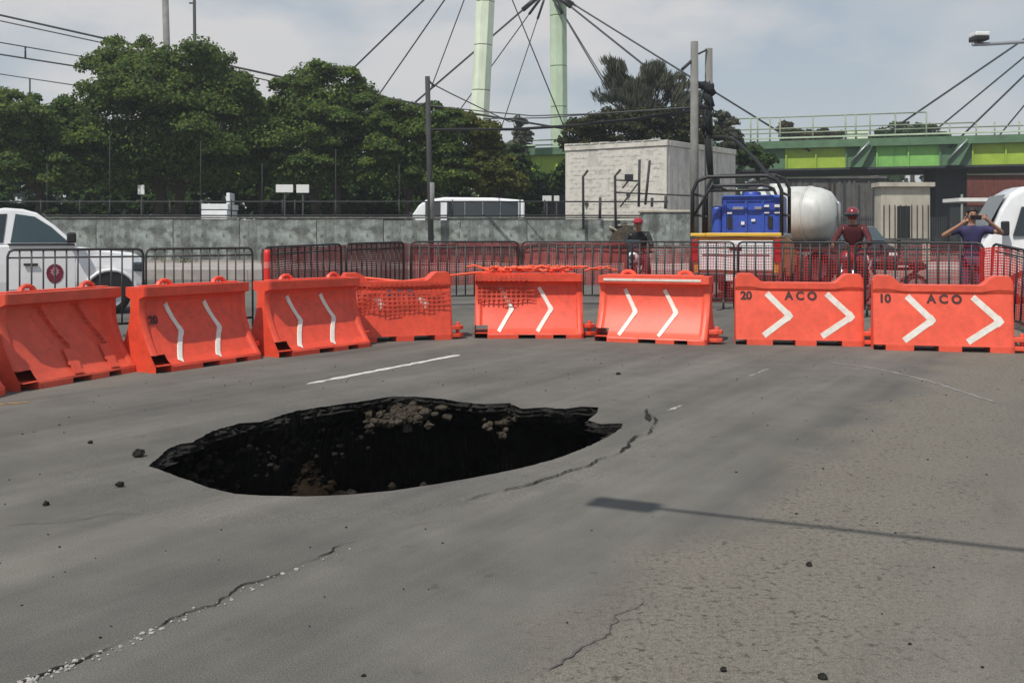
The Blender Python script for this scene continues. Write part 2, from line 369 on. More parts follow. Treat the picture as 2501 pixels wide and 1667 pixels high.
for i in range(26):
    a = R(rr_.gauss(61, 3)); j = int(a / (2 * math.pi) * NA) % NA; d = rr_.uniform(0, .22)
    r = RH[j] - d + .03; rock(dry, (HC[0] + r * math.cos(a), HC[1] + r * math.sin(a), -.09 - d * .9), rr_.uniform(.015, .04), rr_)
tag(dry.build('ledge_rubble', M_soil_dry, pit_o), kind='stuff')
dk = MB()
for i in range(170):
    a = R(rr_.uniform(100, 195)); j = int(a / (2 * math.pi) * NA) % NA; d = rr_.uniform(-.1, .2)
    r = RH[j] - d * .6 + .02; rock(dk, (HC[0] + r * math.cos(a), HC[1] + r * math.sin(a), -.12 - abs(d) * 1.6 - rr_.uniform(0, .2)), rr_.choice([.009, .013, .02, .028]) * rr_.uniform(.7, 1.3), rr_)
for i in range(140):
    rock(dk, (-1.5 + rr_.gauss(0, .5), 9.6 + rr_.gauss(0, .4), -1.25 + rr_.gauss(0, .2)), rr_.uniform(.03, .09), rr_)
bm_ = MB()
for i in range(330):
    q = abs(rr_.gauss(0, .5)); a = rr_.uniform(0, 6.28)
    rock(bm_, (-1.85 + q * math.cos(a) * .9, 9.3 + q * math.sin(a) * .6, -.50 - q * .85 + rr_.gauss(0, .04)), rr_.uniform(.01, .04), rr_)
bm_.lathe([(1.5, -2.4), (.8, -1.3), (.3, -.78), (.02, -.56)], (-1.85, 9.3, 0), 20, smooth=False)
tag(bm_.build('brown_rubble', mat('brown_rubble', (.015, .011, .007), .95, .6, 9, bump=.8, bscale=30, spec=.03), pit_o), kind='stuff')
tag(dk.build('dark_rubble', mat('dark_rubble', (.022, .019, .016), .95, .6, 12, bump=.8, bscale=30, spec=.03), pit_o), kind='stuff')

# markings and cracks lie on the road: parts of it
def strip(name, pts, wd, m, z=.004, jit=0., seed=1, disp=True, sub=1):
    rn = random.Random(seed); P = [Vector((*G(x * K, y * K), 0)) for x, y in pts] if disp else [Vector((*p, 0)) for p in pts]
    Q = []
    for a, b in zip(P[:-1], P[1:]):
        for i in range(sub): Q.append(a.lerp(b, i / sub))
    Q.append(P[-1]); b = MB(); vs = []
    for i, p in enumerate(Q):
        d = (Q[min(i + 1, len(Q) - 1)] - Q[max(0, i - 1)]).normalized(); n_ = Vector((-d.y, d.x, 0))
        w_ = wd * (rn.uniform(.35, 1.3) if jit else 1) * (.35 if jit and i in (0, len(Q) - 1) else 1); o = n_ * (rn.uniform(-jit, jit) if jit else 0)
        for sgn in (-1, 1):
            v = p + o + n_ * sgn * w_ / 2; vs.append((v.x, v.y, tz(v.x, v.y) + z))
    b.add(vs, [(2 * i, 2 * i + 1, 2 * i + 3, 2 * i + 2) for i in range(len(Q) - 1)])
    return b.build(name, m, road)
strip('lane_line', [(705, 882), (1055, 815)], .105, M_paint, sub=30, jit=.004, seed=3)
strip('worn_line', [(1908, 833), (1990, 843), (2060, 857), (2130, 874), (2200, 897), (2290, 925)], .045, M_paint_worn, sub=10, jit=.012, seed=5)
strip('paint_fragment', [(1718, 864), (1742, 856), (1764, 847)], .05, M_paint_worn, sub=5, jit=.012, seed=7)
strip('paint_fragment', [(1535, 943), (1550, 937), (1566, 931)], .05, M_filler, sub=5, jit=.012, seed=8)
strip('yellow_line', [(-40, 932), (68, 923)], .10, M_yel_worn, sub=10, jit=.01, seed=9)
def crack(pts, wd, seed, m=M_crack, sub=9):
    P = [Vector((*G(x * K, y * K), 0)) for x, y in pts]; Q = []
    for a, b in zip(P[:-1], P[1:]):
        k_ = max(2, int((b - a).length / .022)); Q += [a.lerp(b, i / k_) for i in range(k_)]
    Q.append(P[-1]); vs = []; b = MB(); L_ = 0
    for i, p in enumerate(Q):
        d = (Q[min(i + 1, len(Q) - 1)] - Q[max(0, i - 1)]).normalized(); n_ = Vector((-d.y, d.x, 0)); L_ += .022
        w_ = wd * max(.12, .55 + 1.5 * noise.noise((L_ * 3.2, seed, 0)) + .5 * noise.noise((L_ * 14, seed, 5))) * min(1, (i + .4) / 6, (len(Q) - i) / 6)
        o = n_ * (.035 * noise.noise((L_ * 4.5, seed, 2)) + .022 * noise.noise((L_ * 16, seed, 3)) + .014 * noise.noise((L_ * 44, seed, 4)))
        for sg in (-1, 1):
            v = p + o + n_ * sg * w_ / 2; vs.append((v.x, v.y, tz(v.x, v.y) + .006))
    b.add(vs, [(2 * i, 2 * i + 1, 2 * i + 3, 2 * i + 2) for i in range(len(Q) - 1)]); return b.build('crack', m, road)
crack([(1484, 938), (1486, 952), (1491, 968)], .05, 2)
crack([(1500, 955), (1509, 966), (1497, 985), (1488, 994), (1462, 1003), (1441, 1016), (1446, 1026), (1418, 1040), (1392, 1050), (1350, 1068), (1300, 1085), (1240, 1104), (1200, 1116), (1150, 1128)], .026, 3)
crack([(1150, 1128), (1090, 1143), (1020, 1158)], .008, 13)
crack([(820, 1243), (768, 1258), (760, 1268), (700, 1293), (655, 1312), (600, 1335), (560, 1345), (540, 1357), (490, 1385), (420, 1413), (370, 1436), (310, 1460), (240, 1495), (150, 1530), (50, 1566), (-40, 1600)], .013, 4, sub=14)
crack([(1505, 1362), (1440, 1410), (1370, 1465), (1300, 1515), (1225, 1566)], .011, 6, mat('groove', (.085, .08, .075), .9), sub=14)
crack([(0, 1210), (150, 1198), (260, 1182), (360, 1180)], .006, 7, sub=12)
crack([(880, 1225), (960, 1205), (1040, 1195)], .006, 8, mat('groove', (.085, .08, .075), .9))
fl = MB()
for i in range(260):
    t_ = rr_.random() ** .8; pts = [(820, 1243), (600, 1335), (420, 1413), (240, 1495), (50, 1566)]
    q = t_ * 3.999; a = pts[int(q)]; b_ = pts[int(q) + 1]; f_ = q - int(q)
    x, y = G((a[0] + (b_[0] - a[0]) * f_ + rr_.gauss(0, 9)) * K, (a[1] + (b_[1] - a[1]) * f_ + 6 + rr_.gauss(0, 4)) * K)
    if rr_.random() < .25 + .5 * t_: rock(fl, (x, y, .003), rr_.choice([.003, .005, .008]) * rr_.uniform(.7, 1.3), rr_)
tag(fl.build('crack_grit', M_filler, road), kind='stuff')
gs = MB()
for i in range(420):
    x = rr_.uniform(-5, 6); y = rr_.uniform(2.7, 14)
    if math.hypot(x - HC[0], y - HC[1]) < 2.6: continue
    rock(gs, (x, y, tz(x, y) + .002), rr_.uniform(.003, .009), rr_)
tag(gs.build('loose_grit', M_tar, road), kind='stuff')
chunks = [(318, 1045, .036, 'black asphalt chunk beside the left tip of the sinkhole'), (276, 1116, .03, 'dark asphalt chunk on the road left of the sinkhole, below the tip'),
          (208, 1018, .022, 'small dark pebble on the road far left of the sinkhole'), (1858, 1298, .016, 'small flat dark stone right of the lamp shadow'), (1662, 1540, .017, 'dark pebble on the road near the bottom edge of the photo'),
          (1888, 1556, .016, 'tiny dark pebble rightmost along the bottom edge'), (106, 1160, .022, 'small dark pebble lowest on the left road surface'), (1420, 860, .024, 'dark crumb of asphalt beyond the far rim of the sinkhole')]
for (x, y, r, lab) in chunks:
    gx, gy = G(x * K, y * K); b = MB(); rock(b, (0, 0, r * .45), r, rr_)
    o = b.build('asphalt_chunk', M_tar, loc=(gx, gy, tz(gx, gy))); tag(o, lab, 'stone', 'loose stones on the asphalt')

# far pavement in front of the wall
pv = MB()
xs = np.arange(-60, 61, 2.0)
for x0, x1 in zip(xs[:-1], xs[1:]):
    pv.box(x0, x1 - .012, 31.0, 40.6, .3, tz(0, 40) + .13)
tag(pv.build('pavement', M_walk), kind='structure')

# ---------------------------------------------------------------- orange water-filled barriers
def fyA(z):
    if z < .07: return .405
    if z < .74:
        t = (z - .07) / .67; return .085 + .32 * (1 - t) ** 1.7
    if z < .86: return .085
    if z < .89: return .085 + .09 * (z - .86) / .03
    return .175
def fyB(z):
    if z < .10: return .25
    if z < .80: return .245 - .12 * (z - .10) / .70
    if z < .83: return .125 + .025 * (z - .80) / .03
    return .15
def chev_dist(x, z, path):
    best = 9
    for (ax, az), (bx, bz) in zip(path[:-1], path[1:]):
        dx, dz = bx - ax, bz - az; t = max(0, min(1, ((x - ax) * dx + (z - az) * dz) / (dx * dx + dz * dz)))
        best = min(best, math.hypot(x - ax - t * dx, z - az - t * dz))
    return best
def barrier_body(L, fy, H, zs, hump=None, notch=(), corner=None, groove=None, gw=.05, gd=.012, wob=0., rec=0.):
    xs = sorted(set([round(i * L / 84, 4) for i in range(85)] + [round(f * L, 4) for n_ in notch for f in n_[:2]]))
    def zt(x, z):
        if hump is None or z < .8: return z
        e = min(x, L - x); h = hump * float(1 - ss(.22, .42, e)) * float(ss(.0, .05, e) * .6 + .4)
        return z + h * (z - .8) / (H - .8)
    b = MB(); nz = len(zs); rows = []
    prof = [(-1, z) for z in zs] + [(1, z) for z in reversed(zs)]
    vs = []
    for x in xs:
        for (sd, z) in prof:
            y = fy(z)
            if groove and sd < 0:
                for p in groove:
                    if chev_dist(x, z, p) < gw: y -= gd
            if rec and sd < 0: e_ = min(x, L - x); y -= rec * float(ss(.075, .12, e_)) * float(ss(.06, .16, z)) * float(1 - ss(.84, .87, z))
            e = min(x, L - x); y *= 1 - .10 * max(0, 1 - e / .05) ** 2
            y += wob * noise.noise((x * 2.1, z * 2.5, sd * 3 + L))
            vs.append((x - L / 2, sd * y, zt(x, z)))
    np_ = len(prof); fs = []
    def gone(x, z0):
        for (a, c, h) in notch:
            if a * L - 1e-4 <= x < c * L - 1e-4 and z0 < h - 1e-4: return True
        return False
    for i in range(len(xs) - 1):
        xm = (xs[i] + xs[i + 1]) / 2
        for j in range(np_ - 1):
            (s0, z0), (s1, z1) = prof[j], prof[j + 1]
            if s0 == s1 and gone(xm, min(z0, z1)): continue
            fs.append((i * np_ + j, (i + 1) * np_ + j, (i + 1) * np_ + j + 1, i * np_ + j + 1))
    for i in (0, len(xs) - 1):
        for j in range(nz - 1):
            q = (i * np_ + j, i * np_ + j + 1, i * np_ + np_ - 2 - j, i * np_ + np_ - 1 - j)
            fs.append(q if i == 0 else q[::-1])
    b.add(vs, fs, smooth=False)
    # floor plate inside above the fork pockets, and pocket cheeks
    b.box(-L / 2 + .01, L / 2 - .01, -fy(.05) + .01, fy(.05) - .01, .078, .082)
    for (a, c, h) in notch:
        for q in (a, c):
            if .02 < q < .98: b.box(q * L - L / 2 - .004, q * L - L / 2 + .004, -fy(.05) + .004, fy(.05) - .004, 0, .078)
    return b
def chev_strip(path, wd, fy, L, lift=.006):
    b = MB(); vs = []; P = []
    for (ax, az), (bx, bz) in zip(path[:-1], path[1:]):
        for i in range(12): P.append((ax + (bx - ax) * i / 12, az + (bz - az) * i / 12))
    P.append(path[-1])
    for i, (x, z) in enumerate(P):
        a = P[max(0, i - 1)]; c = P[min(len(P) - 1, i + 1)]; dx, dz = c[0] - a[0], c[1] - a[1]; l = math.hypot(dx, dz)
        nx_, nz_ = -dz / l, dx / l
        sc = 1.25 if 11 <= i <= 13 else 1
        for sgn in (-1, 1):
            px_, pz_ = x + nx_ * sgn * wd / 2 * sc, z + nz_ * sgn * wd / 2 * sc
            for lf in (lift, -.012): vs.append((px_ - L / 2, -(fy(pz_) + lf), pz_))
    fs = []
    for i in range(len(P) - 1):
        o = 4 * i; fs += [(o, o + 4, o + 6, o + 2), (o, o + 1, o + 5, o + 4), (o + 2, o + 6, o + 7, o + 3)]
    return b.add(vs, fs)
def put_text(body, size, x, z, fy, L, m, parent, name='lettering'):
    me = text_mesh(body, size)
    for v in me.vertices:
        X, Z = v.co.x, v.co.y; v.co = (x + X - L / 2, -(fy(z + Z) + .005), z + Z)
    me.materials.append(m); o = bpy.data.objects.new(name, me); C.objects.link(o); o.parent = parent; return o
LA = 1.72
ZA = sorted(set([0, .03, .06, .08, .12, .14] + [round(.16 + i * .02, 3) for i in range(31)] + [.79, .82, .86, .89, .92, .96, .985, 1.0]))
c1 = [(.40, .79), (.585, .45), (.38, .11)]; c2 = [(1.02, .79), (1.215, .45), (.99, .11)]
nA = ((0, .12, .19), (.40, .56, .06), (.72, .84, .06))
bodyA = barrier_body(LA, fyA, 1.0, ZA, None, nA, wob=.006, rec=.035)
meshA = None
def handle_mb():
    b = MB()
    for x in (-.36, .42):
        pass
    return b
def loop(cx, h=.065, wd=.105):
    b = MB(); b.tube([(cx - wd, 0, .985), (cx - wd * .75, 0, 1.0 + h * .6), (cx - wd * .35, 0, 1.0 + h), (cx + wd * .35, 0, 1.0 + h), (cx + wd * .75, 0, 1.0 + h * .6), (cx + wd, 0, .985)], [.04, .034, .028, .028, .034, .04], 6, smooth=False); return b
def connector(L):
    b = MB()
    for z in (.03, .15):
        b.add([(L / 2 - .04 + .0, -.22, z), (L / 2 + .12, -.22, z), (L / 2 + .19, -.17, z), (L / 2 + .2, -.1, z), (L / 2 + .17, -.04, z), (L / 2 - .04, -.02, z)] +
              [(L / 2 - .04 + .0, -.22, z + .06), (L / 2 + .12, -.22, z + .06), (L / 2 + .19, -.17, z + .06), (L / 2 + .2, -.1, z + .06), (L / 2 + .17, -.04, z + .06), (L / 2 - .04, -.02, z + .06)],
              [(5, 4, 3, 2, 1, 0), (6, 7, 8, 9, 10, 11)] + [(i, (i + 1) % 6, (i + 1) % 6 + 6, i + 6) for i in range(6)])
    b.tube([(L / 2 + .11, -.12, .0), (L / 2 + .11, -.12, .26)], .032, 8)
    return b
def topcap(L):
    b = MB(); b.box(-L / 2 + .1, L / 2 - .1, -.06, .06, 1.0, 1.018); return b
GB = 'orange plastic barriers in an arc around the sinkhole'
def make_A(label, x, y, ang, m, stripes=True, text=None, bar=False, grooves=None):
    global meshA
    t = thing('plastic_barrier', label, 'barrier', (x, y, tz(x, y)), R(ang), GB)
    if grooves:
        barrier_body(LA, fyA, 1.0, ZA, None, nA, groove=grooves, gw=.075, gd=.045, wob=.008, rec=.02).build('body', m, t, bevel=.006, seg=1)
        for gx in (.80, 1.36):
            chev_strip([(gx, .36), (gx, .20), (gx, .10)], .13, fyA, LA, .012).build('rib', m, t)
    elif meshA is None:
        o = bodyA.build('body', m, t); meshA = o.data
    else:
        me = meshA.copy(); me.materials.clear(); me.materials.append(m); o = bpy.data.objects.new('body', me); C.objects.link(o); o.parent = t
    for cx in (-.42, .47): loop(cx).build('handle', m, t)
    topcap(LA).build('top_rib', m, t, bevel=.01)
    connector(LA).build('connector', m, t, bevel=.008)
    if stripes:
        for c in (c1, c2): chev_strip(c, .058, lambda z: fyA(z) - .035 * float(ss(.06, .16, z)) * float(1 - ss(.84, .87, z)), LA, .013).build('chevron_stripe', M_white, t)
    if bar:
        b = MB(); b.box(.09 - LA / 2, LA - .12 - LA / 2, -.184, -.12, .922, .958); b.build('reflective_band', M_white, t)
    if text: put_text(text[0], text[1], text[2], text[3], lambda z: fyA(z) - .026, LA, M_ink, t)
    return t
make_A('orange barrier cut off by the left edge of the photo, only its end foot showing', -5.62, 9.6, 84, M_or)
make_A('dusty orange barrier with unpainted slots, in front of the white pickup', -5.12, 11.5, 70, M_or3, False, grooves=[[(.50, .78), (.80, .36)], [(1.06, .78), (1.36, .36)]])
make_A('orange barrier with two kinked white stripes and a faint stencilled 20, no net behind it', -4.05, 12.9, 60, M_or, True, ('20', .13, .2, .60))
make_A('orange barrier with kinked white stripes, the red upright post behind its left end', -2.87, 14.45, 54, M_or)
make_A('orange barrier with net heaped along its top and draped over its upper left', .27, 16.5, 0, M_or)
make_A('orange barrier with a long white band above its two chevrons', 2.2, 15.75, -21, M_or2, True, None, True)
ZB = sorted(set([0, .04, .078, .11, .2, .3, .4, .5, .6, .7, .78, .80, .83, .85, .87, .89, .905, .92]))
nB = ((0, .09, .078), (.29, .47, .078), (.63, .83, .078))
def make_B(label, x, y, ang, L, m, num, chev=True, short=False):
    t = thing('plastic_barrier', label, 'barrier', (x, y, tz(x, y)), R(ang), GB)
    sc = L / 1.86
    barrier_body(L, fyB, .92, ZB, .13, nB, wob=.006).build('body', m, t, bevel=.008, seg=1)
    connector(L).build('connector', m, t, bevel=.008)
    if short: paths = [[(.50, .66), (.60, .53)], [(1.18, .66), (1.30, .53)]]
    else: paths = [[(.46 * sc, .76), (.79 * sc, .43), (.41 * sc, .14)], [(1.33 * sc, .76), (1.68 * sc, .43), (1.25 * sc, .14)]]
    for p in paths: chev_strip(p, .085, fyB, L, .004).build('chevron_stripe', M_white, t)
    mi = M_ink_blue if short else M_ink
    if num: put_text(num, .165, .16 * sc, .72, fyB, L, mi, t)
    put_text('A C O', .165, .96 * sc, .72, fyB, L, mi, t)
    return t
make_B('net-covered orange barrier with short white dashes and a faint blue A C O', -1.80, 15.9, 20, 1.70, M_or, '40', short=True)
make_B('orange barrier with broad white chevrons stencilled 20 ACO', 4.27, 15.3, -9, 1.84, M_or2, '20')
make_B('orange barrier with broad white chevrons stencilled 10 ACO, rightmost of the row', 6.07, 14.5, -14, 1.84, M_or2, '10')

# ---------------------------------------------------------------- steel crowd barricades
FH = 1.28; FL = 2.16
def make_fence():
    t = thing('steel_barricade', 'x', 'barricade')
    h = FL / 2; r = .02; c = .09
    pts = [(-h, 0, .02), (-h, 0, FH - c), (-h + c * .3, 0, FH - c * .3), (-h + c, 0, FH), (h - c, 0, FH), (h - c * .3, 0, FH - c * .3), (h, 0, FH - c), (h, 0, .02)]
    b = MB(); b.tube(pts, r, 8); b.tube([(-h, 0, .2), (h, 0, .2)], r, 8); b.tube([(-h, 0, FH - .11), (h, 0, FH - .11)], .012, 6); b.build('frame', M_steel, t)
    b = MB(); b.tube([(0, 0, .2), (0, 0, FH - .01)], .0145, 6); b0 = b.build('bar', M_steel, t)
    b0.location.x = -h + FL / 12
    for i in range(2, 12):
        o = share(b0); o.location.x = -h + FL * i / 12
    for sx in (-.8, .8):
        b = MB(); b.box(sx * h - .03, sx * h + .03, -.3, .3, 0, .012); b.tube([(sx * h, 0, .01), (sx * h, 0, .2)], r, 8); b.build('foot', M_steel, t)
    return t
FP = [((-6.9, 14.0), (-5.42, 15.05), 'steel barricade in front of the white pickup door, leftmost of the row'),
      ((-5.36, 15.0), (-4.04, 15.95), 'steel barricade right of the pickup nose, no net behind its bars'),
      ((-3.85, 15.95), (-2.98, 17.92), 'steel barricade with the red upright post before its left end'),
      ((-2.9, 17.97), (-2.11, 19.95), 'tightly foreshortened netted steel barricade, behind the gap beside the net-covered orange barrier'),
      ((-2.0, 20.2), (.13, 20.85), 'netted steel barricade behind the net-covered orange barrier and the gap to its right'),
      ((.2, 20.9), (2.33, 20.55), 'netted steel barricade left of the small motorcycle by the concrete block'),
      ((2.4, 20.5), (4.2, 19.35), 'netted steel barricade in front of the white tailgate'),
      ((4.25, 19.25), (5.88, 17.85), 'netted steel barricade between the tailgate and the red motorcycle'),
      ((5.95, 17.75), (7.48, 16.25), 'netted steel barricade in front of the person with raised arms'),
      ((7.52, 16.15), (7.62, 14.0), 'steel barricade end-on at the right edge, beside the 10 ACO barrier')]
f0 = make_fence()
for i, (a, b_, lab) in enumerate(FP):
    o = f0 if i == 0 else copy_tree(f0)
    mx, my = (a[0] + b_[0]) / 2, (a[1] + b_[1]) / 2
    z0, z1 = tz(*a), tz(*b_)
    o.location = (mx, my, (z0 + z1) / 2 - .0)
    o.rotation_euler = (0, -math.atan2(z1 - z0, FL), math.atan2(b_[1] - a[1], b_[0] - a[0]))
    d = math.hypot(b_[0] - a[0], b_[1] - a[1]); o.scale = (d / FL, 1, 1)
    tag(o, lab, 'barricade', 'steel barricades behind the orange barriers')

# netting hung along the barricades
def net(name, path, z0, z1, cell, wd, m, wave=.03, back=.05, seed=1):
    P = [Vector((p[0], p[1], 0)) for p in path]; seg = []
    tot = 0; acc = [0]
    for a, b_ in zip(P[:-1], P[1:]): tot += (b_ - a).length; acc.append(tot)
    def at(s):
        for i in range(len(P) - 1):
            if s <= acc[i + 1] or i == len(P) - 2:
                d = (P[i + 1] - P[i]); l = d.length; d /= l; q = P[i] + d * (s - acc[i]); return q, d
    def pt(s, z, lift=0):
        q, d = at(s); n_ = Vector((-d.y, d.x, 0)); zz = z + .05 * noise.noise((s * .9, 3, seed)) * (1 if z > .5 * (z0 + z1) else .3)
        q = q + n_ * (back + wave * noise.noise((s * 1.7, z * 2.2, seed)) + lift)
        return (q.x, q.y, tz(q.x, q.y) + zz), d
    b = MB(); s = 0; nz = 7
    while s < tot:
        vs = []
        for k in range(nz):
            z = z0 + (z1 - z0) * k / (nz - 1); p, d = pt(s, z); ww = wd / 2 * (1 + .3 * noise.noise((s * 5, z, 1)))
            vs += [(p[0] - d.x * ww, p[1] - d.y * ww, p[2]), (p[0] + d.x * ww, p[1] + d.y * ww, p[2])]
        b.add(vs, [(2 * k, 2 * k + 1, 2 * k + 3, 2 * k + 2) for k in range(nz - 1)]); s += cell
    z = z0
    while z <= z1 + .001:
        vs = []; ns = int(tot / .16)
        for k in range(ns + 1):
            p, d = pt(tot * k / ns, z, .003); vs += [(p[0], p[1], p[2] - wd / 2), (p[0], p[1], p[2] + wd / 2)]
        b.add(vs, [(2 * k, 2 * k + 1, 2 * k + 3, 2 * k + 2) for k in range(ns)]); z += cell
    return b.build(name, m, fixn=False)
np_pts = [FP[2][0]] + [q for (a, b_, l) in FP[3:6] for q in (a, b_)]
tag(net('safety_net', np_pts, .42, 1.25, .036, .020, M_net), 'long maroon safety net hung along the back of the left and middle steel barricades', 'net')
np_pts = [q for (a, b_, l) in FP[6:9] for q in (a, b_)]
tag(net('safety_net', np_pts, .12, 1.22, .05, .011, M_net2, seed=3), 'thin red see-through net on the barricades before the tailgate and motorcycles', 'net')
tag(net('safety_net', [(7.5, 16.3), (7.72, 14.9), (7.66, 13.9)], .1, 1.2, .04, .018, M_red, back=-.06, seed=5), 'bright red safety net hanging at the right edge beside the rightmost orange barrier', 'net')
# orange net draped on two barriers and heaped on top
def drape(label, x, y, ang, L, fy, x0, x1, zlo, top, seed):
    t = Matrix.Translation((x, y, tz(x, y))) @ Matrix.Rotation(R(ang), 4, 'Z'); b = MB(); cell = .078
    rnd = random.Random(seed)
    def low(xx): return zlo + .12 * noise.noise((xx * 2.3, 4, seed)) + .1 * abs(xx - (x0 + x1) / 2)
    def pp(xx, z): return t @ Vector((xx - L / 2, -(fy(min(z, .99)) + .045 + .03 * noise.noise((xx * 4, z * 4, seed))), z))
    for k in range(int((x1 - x0) / cell)):
        xx = x0 + k * cell; zs = np.linspace(low(xx), top, 12); vs = []
        for z in zs:
            sl_ = .35 * (z - .5) * cell * 6 * 0
            vs += [pp(xx - .011, z), pp(xx + .011, z)]
        b.add(vs, [(2 * i, 2 * i + 1, 2 * i + 3, 2 * i + 2) for i in range(11)])
    z = zlo - .12
    while z < top:
        vs = []; ok = []
        for k in range(41):
            xx = x0 + (x1 - x0) * k / 40; vs += [pp(xx, z - .012), pp(xx, z + .012)]; ok.append(z > low(xx))
        b.add(vs, [(2 * i, 2 * i + 1, 2 * i + 3, 2 * i + 2) for i in range(40) if ok[i]]); z += cell * .8
    return tag(b.build('draped_net', M_dnet, fixn=False), label, 'net')
drape('orange plastic net draped over the front of the barrier with short white dashes', -1.80, 15.9, 20, 1.70, fyB, .04, 1.64, .42, .9, 3)
drape('orange plastic net draped over the upper left of the barrier with heaped net', .27, 16.5, 0, LA, fyA, .03, .95, .55, .98, 6)
hp = MB(); rn = random.Random(8)
for k in range(26):
    s0 = rn.uniform(-1.0, 1.0); ln = rn.uniform(.2, .6); pts = []
    for i in range(7):
        q = s0 + ln * i / 6; pts.append((.27 + q, 16.5 + .05 * math.sin(q * 9 + k) + rn.uniform(-.05, .05), 1.03 + .06 * abs(math.sin(q * 5 + k * 1.7)) + rn.uniform(0, .05)))
    hp.tube(pts, rn.uniform(.012, .022), 5)
hp.tube([(-2.3, 15.75, .97), (-1.7, 15.98, .90), (-1.0, 16.25, .98), (-.6, 16.45, 1.02), (0, 16.5, 1.04)], .02, 6)
tag(hp.build('net_bundle', M_onet), 'crumpled orange net bundle lying along the top of the middle barrier', 'net')
# red upright post
x, y = -3.72, 15.55
t = thing('delineator_post', 'bright red upright post standing behind an orange barrier, left of the netting', 'post', (x, y, tz(x, y)))
MB().lathe([(.0, 0), (.2, 0), (.2, .04), (.08, .07), (.05, .09)], n=12).build('base', M_blk, t)
MB().lathe([(.052, .08), (.05, 1.2), (.045, 1.26), (0, 1.27)], n=12).build('post', M_red, t)
MB().lathe([(.0535, .98), (.0535, 1.08)], n=12).build('reflective_band', mat('pale_red_band', (.75, .2, .17), .5), t)
# ---------------------------------------------------------------- concrete wall with railing
ZW = tz(0, 40)
t = thing('concrete_wall', 'long stained grey concrete wall running behind the barricades', 'wall', (0, 40, ZW))
x = -30.0; hs = rng
pm = []
for w_ in (2.6, 3.0):
    b = MB(); b.box(0, w_ - .02, -.1, .1, 0, 1.80); pm.append(b.build('wall_panel', M_conc, t, bevel=.012, seg=1))
pm[0].location.x = x; x += 2.6; pm[1].location = (x, 0, 0); x += 3.0; k = 0
while x < 3.9:
    o = share(pm[k % 2]); w_ = (2.6, 3.0)[k % 2]; o.location = (x, rng.uniform(-.008, .008), rng.uniform(-.03, .03)); x += w_; k += 1
o = MB().box(-30, x, -.13, .13, 1.84, 1.90).build('coping', mat('mossy_coping', (.15, .155, .14), .95, .4, 4, dirt=(.04, .04, .035), dscale=3), t)
MB().box(-30, x, -.16, -.102, 0, .22).build('plinth', M_walk, t)
XE = x
t = thing('wall_railing', 'dark pipe railing along the top of the long concrete wall', 'railing', (0, 40.05, ZW + 1.9))
for z in (.06, .60):
    MB().tube([(-30, 0, z), (XE - .1, 0, z)], .028, 6).build('rail', M_poled, t)
p0 = None
for px in (-260, -60, 100, 195, 268, 415, 490, 565, 690, 720, 820, 975, 1105, 1270, 1330, 1425):
    xx = (px - HX) * 40.05 / FPX
    if p0 is None:
        p0 = MB().tube([(0, 0, 0), (0, 0, .68)], .03, 6).build('railing_post', M_poled, t); p0.location.x = xx
    else: share(p0).location.x = xx
# tall thin fence posts
GP = 'thin tall posts on the concrete wall'
for px, top, lab in ((115, 400, 'thin tall post on the wall above the white pickup'), (268, 330, 'thin tall post on the wall left of the square white sign'), (490, 345, 'thin tall post on the wall between the parked car and the box truck'),
                     (640, 400, 'thin tall post on the wall left of the paired white signs'), (820, 365, 'thin tall post on the wall right of the paired white signs'), (975, 400, 'thin tall post on the wall just left of the white bus')):
    Yp = 40.3; X = (px - HX) * Yp / FPX; z = W(px, top, Yp).z
    t = thing('fence_post', lab, 'post', (X, Yp, ZW + 1.2), 0, GP)
    MB().tube([(0, 0, 0), (0, 0, z - ZW - 1.2)], .018, 6).build('shaft', M_thin, t)
# posts with cranked tips in front of the white building
def pth(pts, Y): return [W(px, py, Y) for px, py in pts]
for pts, lab in (([(1425, 560), (1424, 432), (1436, 416)], 'dark fence post with bent tip, left in front of the white building'), ([(1504, 560), (1502, 430), (1516, 414)], 'dark fence post with bent tip, nearer the corner of the white building'),
                 ([(1560, 505), (1562, 390)], 'upright dark post leaning nowhere, before the white building corner'), ([(1576, 500), (1587, 392)], 'tilted dark post beside an upright one, before the white building corner')):
    P_ = pth(pts, 39.7); b0 = P_[0]; t = thing('bent_fence_post' if len(pts) == 3 else 'scaffold_post', lab.replace(' leaning nowhere', ''), 'post', b0)
    MB().tube([p - b0 for p in P_], .055, 6).build('shaft', M_poled, t)
for pts, lab in (([(1465, 535), (1466, 482)], 'short dark stub post on the wall between the two bent posts'), ([(1592, 505), (1593, 483)], 'short stub post right of the tilted dark post'), ([(1625, 510), (1626, 478)], 'short stub post at the foot of the white building corner')):
    P_ = pth(pts, 39.75); t = thing('stub_post', lab, 'post', P_[0]); MB().tube([p - P_[0] for p in P_], .06, 6).build('shaft', M_poled, t)
t = thing('brace_frame', 'slanting brace bars with a small floodlight before the white building', 'brace', W(1500, 500, 39.9))
o_ = W(1500, 500, 39.9)
for q in ([(1505, 440), (1560, 442)], [(1515, 505), (1558, 448)], [(1520, 460), (1540, 435)], [(1505, 470), (1690, 478)]):
    MB().tube([W(a, b_, 39.9) - o_ for a, b_ in q], .03, 6).build('brace_bar', M_poled, t)
b = MB(); c_ = W(1536, 433, 39.85) - o_; b.box(c_.x - .16, c_.x + .16, c_.y - .1, c_.y + .1, c_.z - .13, c_.z + .12); b.build('floodlight', M_blk, t, bevel=.02)
